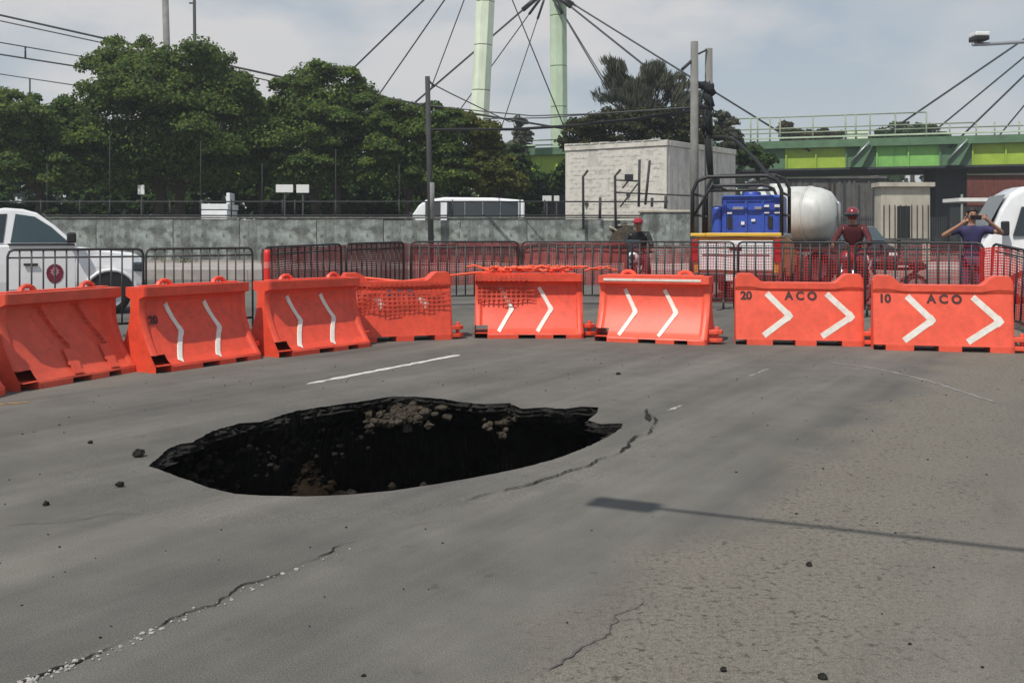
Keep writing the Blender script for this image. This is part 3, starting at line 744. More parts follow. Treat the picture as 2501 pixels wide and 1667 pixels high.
# low concrete block right of the wall end
t = thing('concrete_block', 'stained low concrete block behind the small motorcycle, at the end of the wall', 'block', (5.9, 39.2, ZW))
MB().box(-.95, 1.05, -.6, .6, 0, 2.05).build('block', M_conc, t, bevel=.05)
MB().box(-1.0, 1.1, -.65, .65, 2.05, 2.14).build('cap', M_cream, t, bevel=.02)
t = thing('debris_heap', 'pale heap of broken planks and rubble beside the concrete block', 'debris', (4.4, 39.6, ZW))
rn = random.Random(21)
for i in range(16):
    M_ = Matrix.Translation((rn.uniform(-.45, .5), rn.uniform(-.4, .4), .15 + 1.5 * rn.random())) @ Matrix.Rotation(rn.uniform(0, 3), 4, 'Z') @ Matrix.Rotation(rn.uniform(-.6, .6), 4, 'Y')
    l_ = rn.uniform(.25, .6); MB().box(-l_, l_, -.07, .07, -.03, .03, M_).build('plank', rn.choice([M_cream, M_walk, M_bark]), t)
MB().lathe([(1.0, 0), (.8, .7), (.5, 1.3), (.05, 1.6)], n=9, smooth=False).build('rubble', M_soil_dry, t)

# ---------------------------------------------------------------- white utility building
A_ = Vector((2.55, 49, 0)); B_ = Vector((6.95, 46, 0)); Cc = Vector((11.2, 51.3, 0)); D_ = A_ + Cc - B_
zb = tz(5, 48); zt_ = 5.95
t = thing('white_building', 'windowless whitewashed block building with a flat roof, under the dark tree', 'building', (B_.x, B_.y, zb))
def quadwall(name, p, q, z0, z1, th, m, off=0.):
    d = (q - p).normalized(); n_ = Vector((d.y, -d.x, 0)); o = Vector((B_.x, B_.y, 0))
    b = MB(); P = [p - o + n_ * off, q - o + n_ * off, q - o - n_ * th, p - o - n_ * th]
    b.add([(v.x, v.y, z) for z in (z0, z1) for v in P], [(0, 1, 2, 3)[::-1], (4, 5, 6, 7)] + [(i, (i + 1) % 4, (i + 1) % 4 + 4, i + 4) for i in range(4)])
    return b.build(name, m, t, bevel=.01, seg=1)
quadwall('wall', A_, B_, 0, zt_ - zb - .26, .2, M_bldg)
dn = (Cc - B_).normalized()
quadwall('wall', B_ + dn * .21, Cc, 0, zt_ - zb - .26, .2, M_bldg)
quadwall('roof_band', A_ - (B_ - A_).normalized() * .02, B_ + (B_ - A_).normalized() * .06, zt_ - zb - .25, zt_ - zb, .25, M_bldg, .06)
quadwall('roof_band', B_ + dn * .26, Cc, zt_ - zb - .25, zt_ - zb, .25, M_bldg, .06)
b = MB(); o_ = Vector((B_.x, B_.y, 0)); b.add([tuple(v - o_ + Vector((0, 0, zt_ - zb - .1))) for v in (A_, B_, Cc, D_)], [(0, 1, 2, 3)]); b.build('roof', M_grey, t)
# block courses proud of one another on the lit face
dd = (B_ - A_); ln = dd.length; dd /= ln; nn = Vector((dd.y, -dd.x, 0)); rn = random.Random(5); src = None
ang = math.atan2(dd.y, dd.x)
for r_ in range(26):
    xo = -.2 * (r_ % 2)
    for c_ in range(14):
        if rn.random() < .30: continue
        s_ = .22 + c_ * .4 + xo
        if s_ + .2 > ln - .04 or s_ - .2 < .03: continue
        if src is None:
            o = MB().box(-.19, .19, -.01, .02, -.094, .094).build('block', M_bldg, t); src = o
        else:
            o = share(src)
        p = A_ + dd * s_ + nn * rn.uniform(-.008, .006); o.location = (p.x - B_.x, p.y - B_.y, .12 + r_ * .2); o.rotation_euler.z = ang
    if len(t.children) > 295: break
cb = None
for i in range(11):
    p = A_ + dd * (.22 + i * .46 + rn.uniform(-.05, .05)) - o_; q_ = MB().box(-.21, .21, -.09, .09, 0, rn.uniform(.02, .09)).build('coping_block', M_bldg, t); q_.location = (p.x, p.y, zt_ - zb + .002); q_.rotation_euler.z = ang
for s_, z_ in ((1.2, 1.6), (3.4, 2.0)):
    p = A_ + dd * s_ + nn * .05 - o_
    MB().box(-.08, .08, -.06, .06, 0, .14).build('junction_box', M_poled, t, loc=(p.x, p.y, z_ + 1))
# window grille on the side face
p = B_ + dn * 4.6 + Vector((dn.y, -dn.x, 0)) * .03 - o_
f_ = MB().box(-.4, .4, -.03, .03, -.3, .3).build('window', M_poled, t, loc=(p.x, p.y, 3.7)); f_.rotation_euler.z = math.atan2(dn.y, dn.x)
for i in range(4): MB().box(-.36 + i * .2, -.25 + i * .2, -.045, -.031, -.26, .26).build('pane', M_glass, f_)

# ---------------------------------------------------------------- poles
def pole(label, px, top, bot, Y, r, m, cat='utility pole', lean=0, name='utility_pole'):
    a = W(px, bot, Y); c_ = W(px + lean, top, Y); zg = tz(a.x, Y)
    t = thing(name, label, cat, (a.x, Y, zg))
    MB().tube([(0, 0, 0), (c_.x - a.x, 0, c_.z - zg)], [r * 1.12, r * .92], 10).build('shaft', m, t)
    return t, Vector((a.x, Y, zg)), c_
t, o_, c_ = pole('weathered pole standing at the wall in front of the white bus', 1054, 187, 530, 39.2, .105, M_poled, lean=-10)
for q in ([(1042, 250), (1022, 262)], [(1046, 196), (1062, 212)]):
    MB().tube([W(a, b_, 39.2) - o_ for a, b_ in q], .04, 6).build('bracket', M_poled, t)
b = MB(); q = W(1053, 490, 39.08) - o_; b.tube([(q.x, 0, q.z - .7), (q.x, 0, q.z + .7)], .122, 10); b.build('painted_band', M_polec, t)
t1, o1, c1_ = pole('tall pale grey pole, left and taller of the twin poles by the white building', 1696, 102, 690, 31, .125, M_polec)
t2, o2, c2_ = pole('shorter dark pole with cable bundles, right of the twin poles', 1731, 119, 690, 31.5, .125, M_polec)
MB().tube([W(1706, 132, 31.2) - o1, W(1726, 122, 31.4) - o1], .03, 6).build('strut', M_poled, t1)
MB().tube([W(1690, 148, 31) - o1, W(1666, 170, 30.8) - o1], .05, 6).build('bracket', M_poled, t1)
rn = random.Random(3)
for (x0, y0, x1, y1, r, nme) in ((1692, 208, 1742, 214, .12, 'cable_box'), (1716, 205, 1742, 232, .16, 'cable_box'), (1722, 230, 1738, 262, .14, 'splice_case'), (1710, 262, 1740, 268, .08, 'splice_case'), (1724, 268, 1734, 330, .13, 'splice_case'), (1726, 330, 1736, 430, .11, 'cable_riser')):
    a, b_ = W(x0, y0, 31.2) - o2, W(x1, y1, 31.2) - o2
    MB().tube([a, a.lerp(b_, .5) + Vector((0, -.05, .03)), b_], [r * .8, r, r * .8], 8).build(nme, M_cable, t2)
for k in range(8):
    pts = []; x0 = 1712 + rn.uniform(0, 24); 
    for i in range(6): pts.append(W(x0 + rn.uniform(-9, 9), 205 + i * 24 + rn.uniform(-8, 8), 31.25 - rn.uniform(.0, .25)) - o2)
    MB().tube(pts, .022, 5).build('cable_loop', M_cable, t2)
pole('thick grey mast rising out of the top of the big tree', 422, -60, 520, 64, .21, M_polec, 'mast', -20, 'lighting_mast')
t, o_, c_ = pole('thinner dark mast right of the thick one above the big tree', 481, -60, 520, 63, .10, M_poled, 'mast', -7, 'lighting_mast')
MB().tube([W(462, 8, 63) - o_, W(475, 8, 63) - o_], .05, 6).build('bracket', M_poled, t)

# ---------------------------------------------------------------- overhead wires
def wire(label, pts, r, m=M_wire, name='overhead_wire', hang=()):
    P_ = [W(*p) for p in pts]; o0 = P_[0]; t = thing(name, label, 'wire', o0); Q = []
    for a, b_ in zip(P_[:-1], P_[1:]): Q += [a.lerp(b_, i / 6) - o0 for i in range(6)]
    Q.append(P_[-1] - o0); MB().tube(Q, r, 6).build('wire', m, t)
    for h in hang: MB().tube([W(*h[0]) - o0, W(*h[1]) - o0], r * 1.6, 6).build('dropper', m, t)
    return t
wire('upper thick wire of the topmost pair slanting down behind the big tree', [(-250, -24, 70), (0, 37, 70), (290, 102, 70), (690, 189, 69), (1040, 258, 68), (1400, 318, 67)], .07, M_poled)
wire('lower thin wire of the topmost pair slanting down behind the big tree', [(-250, 0, 70), (0, 51, 70), (260, 107, 70), (690, 205, 69), (1040, 280, 68)], .045)
wire('thin catenary wire above the one with the short dropper, upper left', [(-250, 65, 71), (0, 104, 71), (210, 140, 71), (500, 180, 71)], .04, hang=(((62, 114, 71), (62, 143, 71)),))
wire('contact wire carrying the short dropper, upper left', [(-250, 90, 71), (0, 133, 71), (185, 162, 71), (500, 205, 71)], .055, M_poled)
wire('lowest wire with a long thin dropper above the left trees', [(-250, 150, 72), (0, 181, 72), (160, 205, 72), (500, 255, 72)], .035, hang=(((73, 192, 72), (73, 242, 72)),))
wire('thick black cable bundle sagging between the wall pole and the twin poles', [(1054, 317, 39.2), (1130, 316, 38), (1250, 316, 36.5), (1400, 307, 35), (1550, 291, 33), (1696, 270, 31.1)], .05, M_cable, 'power_cable')
wire('thin wire slanting down from the wall pole past the lime pylon', [(1046, 200, 39.2), (1100, 228, 42), (1170, 262, 46), (1245, 298, 50)], .028)
wire('thin level wire running from the trees past the wall pole to the twin poles', [(950, 240, 40), (1050, 258, 39.2), (1180, 272, 38), (1300, 283, 36.5), (1450, 278, 34), (1690, 262, 31.1)], .022)
wire('thin wire below the level one, crossing behind the right pylon', [(1180, 290, 60), (1330, 288, 60), (1500, 275, 60), (1640, 268, 60)], .035)
wire('dark service cable drooping from the twin poles towards the blue tank', [(1736, 335, 31.3), (1775, 335, 30), (1800, 345, 29), (1850, 395, 27), (1878, 430, 25.6)], .05, M_cable, 'service_cable')

# camera on a mast arm, upper right
oc = W(2391, 100, 24); t = thing('camera_arm', 'white-topped black camera box on a thin horizontal arm, upper right', 'camera', oc)
b = MB(); b.box(-.16, .16, -.2, .2, -.01, .085); b.build('lens_housing', M_blk, t, bevel=.015)
b = MB(); b.box(-.165, .165, -.21, .21, .087, .18); b.build('hood', M_sign, t, bevel=.02)
MB().tube([(0, 0, -.07), (0, 0, 0)], .022, 8).build('neck', M_poled, t)
MB().tube([(-.16, 0, -.085), (.1, 0, -.08), (1.2, 0, -.015), (3.2, 0, .1)], .045, 8).build('arm', M_galv, t)
MB().tube([(3.2, 0, .3), (3.2, 0, -oc.z + tz(oc.x + 3.2, 24))], .09, 10).build('mast', M_galv, t)

# street lamp beyond the frame that throws its shadow on the road
H_ = 6.2; gx, gy = G(1520, 1231); gx2, gy2 = G(2501, 1343)
sh = Vector((TOSUN.x, TOSUN.y, 0)) / TOSUN.z * H_
hd = Vector((gx, gy, 0)) + sh; dr = Vector((gx2 - gx, gy2 - gy, 0)).normalized(); base_ = hd + dr * 6.2
t = thing('street_lamp', 'street lamp outside the frame whose shadow lies on the road', 'street lamp', base_)
L_ = hd - base_
MB().tube([(0, 0, 0), (0, 0, H_ - .4), tuple(L_ * .03 + Vector((0, 0, H_ - .1))), tuple(L_ * .12 + Vector((0, 0, H_)))], [.09, .07, .05, .035], 10).build('pole', M_galv, t)
MB().tube([tuple(L_ * .12 + Vector((0, 0, H_))), tuple(L_ * .97 + Vector((0, 0, H_)))], [.032, .024], 8).build('arm', M_galv, t)
a_ = math.atan2(L_.y, L_.x); b = MB(); b.box(-.22, .2, -.10, .10, -.05, .05); o = b.build('lamp_head', M_galv, t, bevel=.03, loc=L_ * 1.0 + Vector((0, 0, H_))); o.rotation_euler.z = a_

# ---------------------------------------------------------------- vehicles
def wheel(par, x, y, z, r, wd, rim=M_rim):
    b = MB(); b.lathe([(r * .62, -wd / 2), (r * .9, -wd / 2), (r, -wd * .3), (r, wd * .3), (r * .9, wd / 2), (r * .62, wd / 2)], n=24, axis='y')
    w_ = b.build('wheel', M_rub, par, loc=(x, y, z))
    b = MB(); b.lathe([(r * .63, -wd * .42), (r * .55, -wd * .38), (.02, -wd * .3)], n=20, axis='y'); b.lathe([(r * .63, wd * .42), (r * .55, wd * .38), (.02, wd * .3)], n=20, axis='y')
    for k in range(5):
        q = 2 * math.pi * k / 5; M_ = Matrix.Rotation(q, 4, 'Y')
        b.box(.03, r * .6, -wd * .45, wd * .45, -.03, .03, M_)
    b.build('rim', rim, w_); return w_
def body_loft(st, n=1):
    # st: (x, zbottom, zbelt, ztop, wbottom, wbelt, wtop) ; ring of points lofted along x
    b = MB(); vs = []
    for (x, z0, z1, z2, w0, w1, w2) in st:
        half = [(0, z0), (w0 * .85, z0), (w0, z0 + .06), (w1, (z0 + z1) / 2), (w1 * .995, z1), (w2, z2 - .05 * (z2 - z1) - .02), (w2 - .07, z2), (0, z2 + .012)]
        ring = half + [(-y, z) for y, z in reversed(half[1:-1])]
        vs += [(x, y, z) for y, z in ring]
    m = 14; k = len(st)
    fs = [(i * m + j, i * m + (j + 1) % m, (i + 1) * m + (j + 1) % m, (i + 1) * m + j) for i in range(k - 1) for j in range(m)]
    fs += [tuple(range(m)), tuple(reversed(range((k - 1) * m, k * m)))]
    return b.add(vs, fs, smooth=False)
def patch(poly, yb, side=-1, th=.012):
    # poly of (x,z); yb(x,z)-> half width; a thin plate just proud of the body side
    n = len(poly); vs = [(x, side * (yb(x, z) + o), z) for o in (th, -.01) for x, z in poly]
    return MB().add(vs, [tuple(range(n)), tuple(reversed(range(n, 2 * n)))] + [(i, (i + 1) % n, (i + 1) % n + n, i + n) for i in range(n)])
# white pickup, left
yaw = R(24); O = (-7.0 - .92 * math.sin(yaw), 19.5 + .92 * math.cos(yaw)); zg = tz(-8, 19.5)
t = thing('white_pickup', 'white pickup with a maroon badge on its door, at the left edge behind a barricade', 'pickup truck', (O[0], O[1], zg), yaw)
lb = [(0, .42, .72, .98, .70, .74, .66), (-.05, .34, .78, 1.08, .82, .86, .76), (-.2, .32, .84, 1.15, .87, .90, .82), (-.8, .32, .90, 1.22, .89, .92, .86), (-1.15, .32, .92, 1.27, .89, .92, .88), (-1.35, .32, .95, 1.32, .89, .92, .90), (-2.6, .32, .95, 1.32, .89, .92, .90), (-2.75, .34, .95, 1.30, .89, .92, .90), (-2.76, .36, .95, 1.0, .89, .9, .85), (-5.1, .4, .95, 1.0, .88, .9, .85)]
body_loft(lb).build('body', M_vw, t, bevel=.03)
gh = [(-1.16, 1.29, .87), (-1.55, 1.66, .77), (-1.86, 1.90, .71), (-2.10, 1.97, .69), (-2.40, 1.99, .69), (-2.62, 1.95, .70), (-2.74, 1.30, .87)]
b = MB(); n = len(gh); vs = [(x, -w_, z) for x, z, w_ in gh] + [(x, w_, z) for x, z, w_ in gh]
b.add(vs, [tuple(range(n)), tuple(reversed(range(n, 2 * n)))] + [(i, (i + 1) % n, (i + 1) % n + n, i + n) for i in range(n)]); b.build('cab', M_vw, t, bevel=.04, seg=3)
def ygh(x, z): return .87 - (z - 1.30) * .262
for sd in (-1, 1):
    patch([(-1.32, 1.355), (-1.62, 1.64), (-1.90, 1.83), (-2.22, 1.88), (-2.30, 1.355)], ygh, sd, .014).build('side_window', M_glass_b, t)
    patch([(-2.42, 1.355), (-2.36, 1.88), (-2.56, 1.87), (-2.64, 1.355)], ygh, sd, .014).build('side_window', M_glass, t)
b = MB(); b.add([(-1.22, -.74, 1.375), (-1.22, .74, 1.375), (-1.82, .62, 1.885), (-1.82, -.62, 1.885)], [(0, 1, 2, 3)]); o = b.build('windscreen', M_glass_b, t); o.location.x = .03; o.location.z = .03
def yb(x, z): return .922 - max(0, z - .95) * .06
o = patch([(-1.22, .50), (-1.22, 1.30), (-2.32, 1.30), (-2.32, .50)], yb, th=.008).build('door', M_vw, t)
MB().box(-2.08, -1.84, -.965, -.93, .93, .975).build('handle', M_blk, o, bevel=.01)
b = MB(); b.add([(-1.56 + .145 * math.cos(q), -.934, .80 + .20 * math.sin(q) * (1 if math.sin(q) < 0 else .8)) for q in [2 * math.pi * i / 14 for i in range(14)]], [tuple(range(14))]); b.build('badge', M_maroon, o, fixn=False)
b = MB(); b.add([(-1.56 + (.085 if i % 2 else .055) * math.cos(math.pi * i / 8), -.937, .82 + (.085 if i % 2 else .055) * math.sin(math.pi * i / 8)) for i in range(16)], [tuple(range(16))]); b.build('badge_star', M_pinkish, o, fixn=False)
b = MB(); b.box(-1.585, -1.535, -.94, -.936, .79, .85); b.build('badge_centre', M_maroon, o)
MB().box(-2.34, -1.22, -.945, -.915, 1.30, 1.335).build('belt_trim', M_blk, t)
b = MB(); b.box(-1.36, -1.20, -1.14, -.93, 1.34, 1.54); b.build('side_mirror', M_blk, t, bevel=.035)
for x_, s_ in ((-.60, -1), (-.60, 1), (-4.0, -1), (-4.0, 1)): wheel(t, x_, s_ * .80, .36, .36, .24)
for x_ in (-.60, -4.0):
    b = MB(); P_ = [(.45 * math.cos(q), .45 * math.sin(q)) for q in [math.pi * i / 12 for i in range(13)]]; n = 13
    b.add([(x_ + u, -.935, .36 + v) for u, v in P_] + [(x_ + u, -.80, .36 + v) for u, v in P_], [tuple(range(n))] + [(i, i + 1, i + 1 + n, i + n) for i in range(n - 1)]); b.build('wheel_well', M_blk, t)
    b = MB(); b.tube([(x_ + u * 1.06, -.93, .36 + v * 1.06) for u, v in P_], .035, 6); b.build('arch_lip', M_vw, t)
for s_ in (-1, 1): MB().box(-.22, .0, s_ * .78 - .13, s_ * .78 + .13, .80, .98).build('headlight', M_glass_b, t, bevel=.04)
MB().box(-.03, .06, -.85, .85, .38, .62).build('bumper', M_blk, t, bevel=.04)
MB().box(-5.1, -2.95, -.98, .98, 1.02, 2.12).build('cargo_box', M_vw, t, bevel=.03)
MB().box(-2.92, -2.83, -1.0, -.90, .9, 2.20).build('box_corner_post', M_vw, t, bevel=.01)

# utility pickup with cage and tank, rear on
yaw = R(70); O = (4.72, 21.6); zg = tz(*O)
t = thing('utility_pickup', 'work pickup seen from behind with a black roll cage, white tailgate and yellow top rail', 'pickup truck', (O[0], O[1], zg), yaw)
st = [(0.02, .55, 1.0, 1.36, .86, .90, .88), (.15, .42, 1.0, 1.38, .88, .92, .90), (2.0, .42, 1.0, 1.38, .88, .92, .90), (2.1, .42, 1.0, 1.38, .88, .92, .90), (3.6, .42, 1.0, 1.30, .88, .92, .88), (4.8, .42, .9, 1.15, .85, .88, .80), (5.0, .45, .8, 1.0, .78, .8, .7)]
body_loft(st).build('body', M_amber, t, bevel=.03)
tg = MB().box(-.02, .04, -.78, .78, .66, 1.30).build('tailgate', M_vw, t, bevel=.02)
MB().box(-.032, -.02, -.7, .7, .98, 1.01).build('crease', M_grey, tg)
MB().box(-.045, -.02, -.13, .13, 1.10, 1.17).build('handle', M_blk, tg, bevel=.01)
MB().box(-.06, .08, -.94, .62, 1.385, 1.46).build('top_rail', M_yellow, t, bevel=.015)
MB().box(-.05, .09, .622, .95, 1.385, 1.455).build('top_rail', M_yellow, t, bevel=.015)
MB().box(.1, 2.0, -.97, -.86, 1.385, 1.455).build('bed_rail', M_vw, t, bevel=.015)
for s_ in (-1, 1): MB().box(-.03, .10, s_ * .86 - .07, s_ * .86 + .07, .85, 1.32).build('tail_light', M_lamp_red, t, bevel=.02)
MB().box(-.14, .02, -.9, .9, .42, .62).build('bumper', M_blk, t, bevel=.03)
MB().box(-.15, -.14, -.2, .2, .46, .58).build('number_plate', M_sign, t)
for x_, s_ in ((1.0, -1), (1.0, 1), (3.9, -1), (3.9, 1)): wheel(t, x_, s_ * .8, .37, .37, .25)
b = MB(); gh = [(2.1, 1.36, .88), (2.25, 1.95, .74), (3.2, 1.95, .74), (3.75, 1.30, .86)]; n = 4
b.add([(x, -w_, z) for x, z, w_ in gh] + [(x, w_, z) for x, z, w_ in gh], [tuple(range(n)), tuple(reversed(range(n, 2 * n)))] + [(i, (i + 1) % n, (i + 1) % n + n, i + n) for i in range(n)]); b.build('cab', M_vw, t, bevel=.05)
MB().box(2.10, 2.16, -.65, .65, 1.45, 1.85).build('rear_window', M_glass, t)
def hoop(x, w_, z0, z1, r=.035):
    c = .32; return [(x, -w_, z0), (x, -w_, z1 - c), (x, -w_ + c * .3, z1 - c * .28), (x, -w_ + c, z1), (x, w_ - c, z1), (x, w_ - c * .3, z1 - c * .28), (x, w_, z1 - c), (x, w_, z0)]
cg = thing('roll_cage', None, None); cg.parent = t
for x_, h_ in ((.12, 2.66), (1.95, 2.78)): MB().tube(hoop(x_, .93, 1.4, h_), .042, 8).build('hoop', M_blk, cg)
MB().tube(hoop(.75, .80, 1.4, 2.5), .035, 8).build('hoop', M_blk, cg)
for y_ in (-.62, .62): MB().tube([(.12, y_, 2.66), (1.95, y_, 2.78)], .035, 8).build('cage_bar', M_blk, cg)
for z_ in (2.30, 1.85): MB().tube([(.12, .93, z_), (1.95, .93, z_)], .03, 8).build('cage_bar', M_blk, cg); MB().tube([(.12, -.93, z_), (1.95, -.93, z_)], .03, 8).build('cage_bar', M_blk, cg)
MB().tube([(.12, -.78, 2.36), (.12, .6, 2.36)], .03, 8).build('cage_bar', M_blk, cg)
MB().tube([(.12, .92, 1.8), (.12, .5, 2.5), (.12, .2, 2.36)], .03, 8).build('cage_bar', M_blk, cg)
# blue tank standing in the bed
Mx = Matrix.Translation((O[0], O[1], zg)) @ Matrix.Rotation(yaw, 4, 'Z')
p = Mx @ Vector((.95, -.22, 1.39)); tk = thing('blue_tank', 'blue plastic tank with white stickers standing in the caged pickup bed', 'tank', p, yaw)
b = MB(); b.box(-.55, .55, -.70, .58, 0, .88); b.build('body', M_blue, tk, bevel=.06, seg=3)
b = MB(); b.box(-.5, .45, .585, .80, 0, .66); b.build('side_pod', M_blue, tk, bevel=.06)
for y_ in (-.66, -.3, .05, .5): MB().box(-.575, -.55, y_ - .03, y_ + .03, .08, .82).build('rib', M_blue, tk, bevel=.008)
MB().box(-.572, -.55, -.68, .56, .74, .79).build('rib', M_blue, tk, bevel=.008)
for y_, z_, a, c_ in ((.22, .60, .11, .05), (-.20, .60, .07, .05), (-.38, .64, .05, .05), (-.60, .64, .06, .06), (-.38, .5, .05, .03), (-.60, .5, .06, .03), (.40, .50, .05, .04), (.12, .28, .035, .07), (-.10, .34, .04, .05)):
    MB().box(-.585, -.551, y_ - a, y_ + a, z_ - c_ / 2, z_ + c_ / 2).build('sticker', M_sign, tk)
for y_ in (.40, -.45): MB().box(-.584, -.551, y_ - .05, y_ + .05, .18, .42).build('slot', M_blk, tk)
MB().lathe([(.2, .86), (.2, .95), (.17, .97), (0, .97)], n=16).build('lid', M_blue, tk)

# cream-white tank trailer
zg = tz(7.2, 27); yt = R(-38)
t = thing('tank_trailer', 'greyish white rounded tank on a trailer just behind the caged pickup', 'tank trailer', (7.16, 26.9, zg), yt)
pr = [(.02, 1.42), (.25, 1.40), (.45, 1.33), (.62, 1.20), (.70, 1.0), (.74, .78), (.76, .4), (.76, -.5), (.72, -.9), (.45, -1.2), (.02, -1.3)]
b = MB(); b.lathe(pr, (0, 0, 1.86), 28, 'x'); b.build('drum', M_tank, t)
for x_, r_ in ((.72, .745), (.05, .765), (-.6, .76)):
    b = MB(); b.lathe([(r_ - .02, x_ - .03), (r_ + .018, x_ - .03), (r_ + .018, x_ + .03), (r_ - .02, x_ + .03)], (0, 0, 1.86), 28, 'x'); b.build('hoop_band', M_tank, t)
b = MB(); b.tube([(1.40, 0, 2.2), (1.46, 0, 2.15), (1.46, 0, 1.4)], .04, 8); b.build('drain_pipe', M_galv, t)
b = MB()
for y_ in (-.16, .16): b.tube([(.98, y_ + .45, 2.42), (1.40, y_ + .45, 1.2)], .02, 6)
for k in range(5): b.tube([(1.02 + k * .085, .29, 2.3 - k * .26), (1.02 + k * .085, .61, 2.3 - k * .26)], .016, 6)
b.build('ladder', M_galv, t)
MB().box(-1.9, 1.3, -.5, .5, .95, 1.18).build('chassis', M_blk, t, bevel=.03)
MB().tube([(-1.8, 0, 1.0), (-2.5, 0, .8)], .05, 8).build('drawbar', M_blk, t)
for x_ in (.6, -.4):
    for s_ in (-1, 1): wheel(t, x_, s_ * .8, .45, .45, .26)
MB().lathe([(.2, 0), (.2, .12), (0, .13)], (-.2, 0, 2.58), 14).build('hatch', M_tank, t)

# white van at the right edge, nose to the left
zg = tz(10.5, 21.5); yaw = R(168)
t = thing('white_van', 'white high-roofed van at the right edge beside the person', 'van', (9.94, 22.2, zg), yaw)
st = [(0, .45, .7, .95, .75, .80, .70), (-.05, .35, .75, 1.20, .86, .90, .82), (-.22, .3, .85, 1.45, .90, .94, .86), (-.42, .3, .95, 1.95, .92, .96, .82), (-.62, .3, 1.0, 2.28, .92, .96, .78), (-.85, .3, 1.0, 2.42, .93, .97, .76), (-1.6, .3, 1.0, 2.50, .93, .98, .76), (-5.0, .3, 1.0, 2.50, .93, .98, .76), (-5.1, .4, 1.0, 2.4, .9, .95, .74)]
body_loft(st).build('body', M_vw, t, bevel=.05, seg=3)
def yv(x, z): return .97 - max(0, z - 1.0) * .10
patch([(-.62, 1.40), (-.80, 2.0), (-1.75, 2.04), (-1.75, 1.40)], yv, 1, .03).build('side_window', M_glass, t)
patch([(-1.9, 1.38), (-1.9, 2.02), (-4.6, 2.02), (-4.6, 1.38)], yv, 1, .03).build('side_window', M_glass, t)
b = MB(); b.add([(-.17, -.78, 1.42), (-.17, .78, 1.42), (-.60, .68, 2.22), (-.60, -.68, 2.22)], [(0, 1, 2, 3)]); o = b.build('windscreen', M_glass_b, t); o.location = (.06, 0, .05)
b = MB(); b.box(-.5, -.36, 1.02, 1.2, 1.4, 1.7); b.build('side_mirror', M_blk, t, bevel=.03)
MB().box(-.02, .05, -.85, .85, .38, .7).build('bumper', M_blk, t, bevel=.04)
for s2 in (-1, 1): MB().box(-.14, .02, s2 * .75 - .12, s2 * .75 + .12, .85, 1.08).build('headlight', M_glass_b, t, bevel=.03)
for x_, s2 in ((-.85, -1), (-.85, 1), (-4.0, -1), (-4.0, 1)): wheel(t, x_, s2 * .85, .36, .36, .24)
b = patch([(-.9, .45), (-.9, 1.33), (-2.0, 1.33), (-2.0, .45)], yv, 1, .01); o = b.build('door', M_vw, t); MB().box(-1.9, -1.7, 1.0, 1.03, 1.10, 1.15).build('handle', M_blk, o)

# white bus behind the wall, nose to the left
zg = tz(-3, 46.5)
t = thing('white_bus', 'small white bus with dark windows passing behind the wall', 'bus', (W(1003, 0, 46.8).x, 46.8, zg), R(180))
st = [(0, .5, 1.2, 1.5, .9, 1.0, .9), (-.12, .4, 1.2, 1.95, .98, 1.06, .95), (-.45, .35, 1.2, 2.4, 1.0, 1.08, .92), (-.75, .35, 1.2, 2.62, 1.0, 1.08, .90), (-1.6, .35, 1.2, 2.74, 1.0, 1.08, .90), (-3.8, .35, 1.2, 2.72, 1.0, 1.08, .90), (-5.15, .35, 1.2, 2.62, 1.0, 1.08, .90), (-5.2, .45, 1.2, 2.5, .98, 1.04, .86)]
body_loft(st).build('body', M_vw, t, bevel=.04)
def ybus(x, z): return 1.085 - max(0, z - 1.2) * .115
for x0, x1 in ((-.75, -1.42), (-1.72, -2.5), (-2.53, -3.3), (-3.33, -4.1), (-4.13, -4.9)):
    patch([(x0, 1.45), (x0, 2.53), (x1, 2.53), (x1, 1.45)], ybus, 1, .02).build('window', M_glass, t)
b = MB(); b.add([(-.02, -.85, 1.5), (-.02, .85, 1.5), (-.47, .8, 2.36), (-.47, -.8, 2.36)], [(0, 1, 2, 3)]); o = b.build('windscreen', M_glass, t); o.location = (.06, 0, .03)
t.scale.z = 1.07
MB().box(-.2, -.05, 1.06, 1.3, 1.7, 2.1).build('side_mirror', M_blk, t, bevel=.03)
for x_, s_ in ((-1.0, -1), (-1.0, 1), (-4.2, -1), (-4.2, 1)): wheel(t, x_, s_ * .95, .42, .42, .26)
# parked car and box truck behind the wall
zg = tz(-16, 47)
t = thing('parked_car', 'white car under the big tree, mostly hidden behind the wall', 'car', (W(412, 0, 47).x, 47, zg), R(180))
st = [(0, .4, .7, .8, .75, .8, .7), (-.9, .3, .8, 1.15, .82, .86, .78), (-1.6, .3, .85, 1.95, .83, .86, .68), (-3.2, .3, .85, 2.0, .83, .86, .68), (-3.9, .35, .85, 1.3, .8, .84, .7)]
body_loft(st).build('body', M_vw, t, bevel=.04)
def yc(x, z): return .865 - max(0, z - .85) * .16
patch([(-1.2, 1.35), (-1.55, 1.80), (-2.2, 1.85), (-2.2, 1.35)], yc, 1, .02).build('window', M_glass, t); patch([(-2.28, 1.35), (-2.28, 1.85), (-3.15, 1.85), (-3.3, 1.35)], yc, 1, .02).build('window', M_glass, t)
for x_, s_ in ((-.8, -1), (-.8, 1), (-3.1, -1), (-3.1, 1)): wheel(t, x_, s_ * .75, .32, .32, .2)
t = thing('box_truck', 'white box truck body showing above the wall right of the parked car', 'truck', (W(505, 0, 48).x, 48, zg))
MB().box(0, 1.2, -.9, .9, 1.1, 2.42).build('cargo_box', M_vw, t, bevel=.03); MB().box(-.02, 1.25, -.92, .92, 2.46, 2.72).build('roof_cap', M_vw, t, bevel=.03)
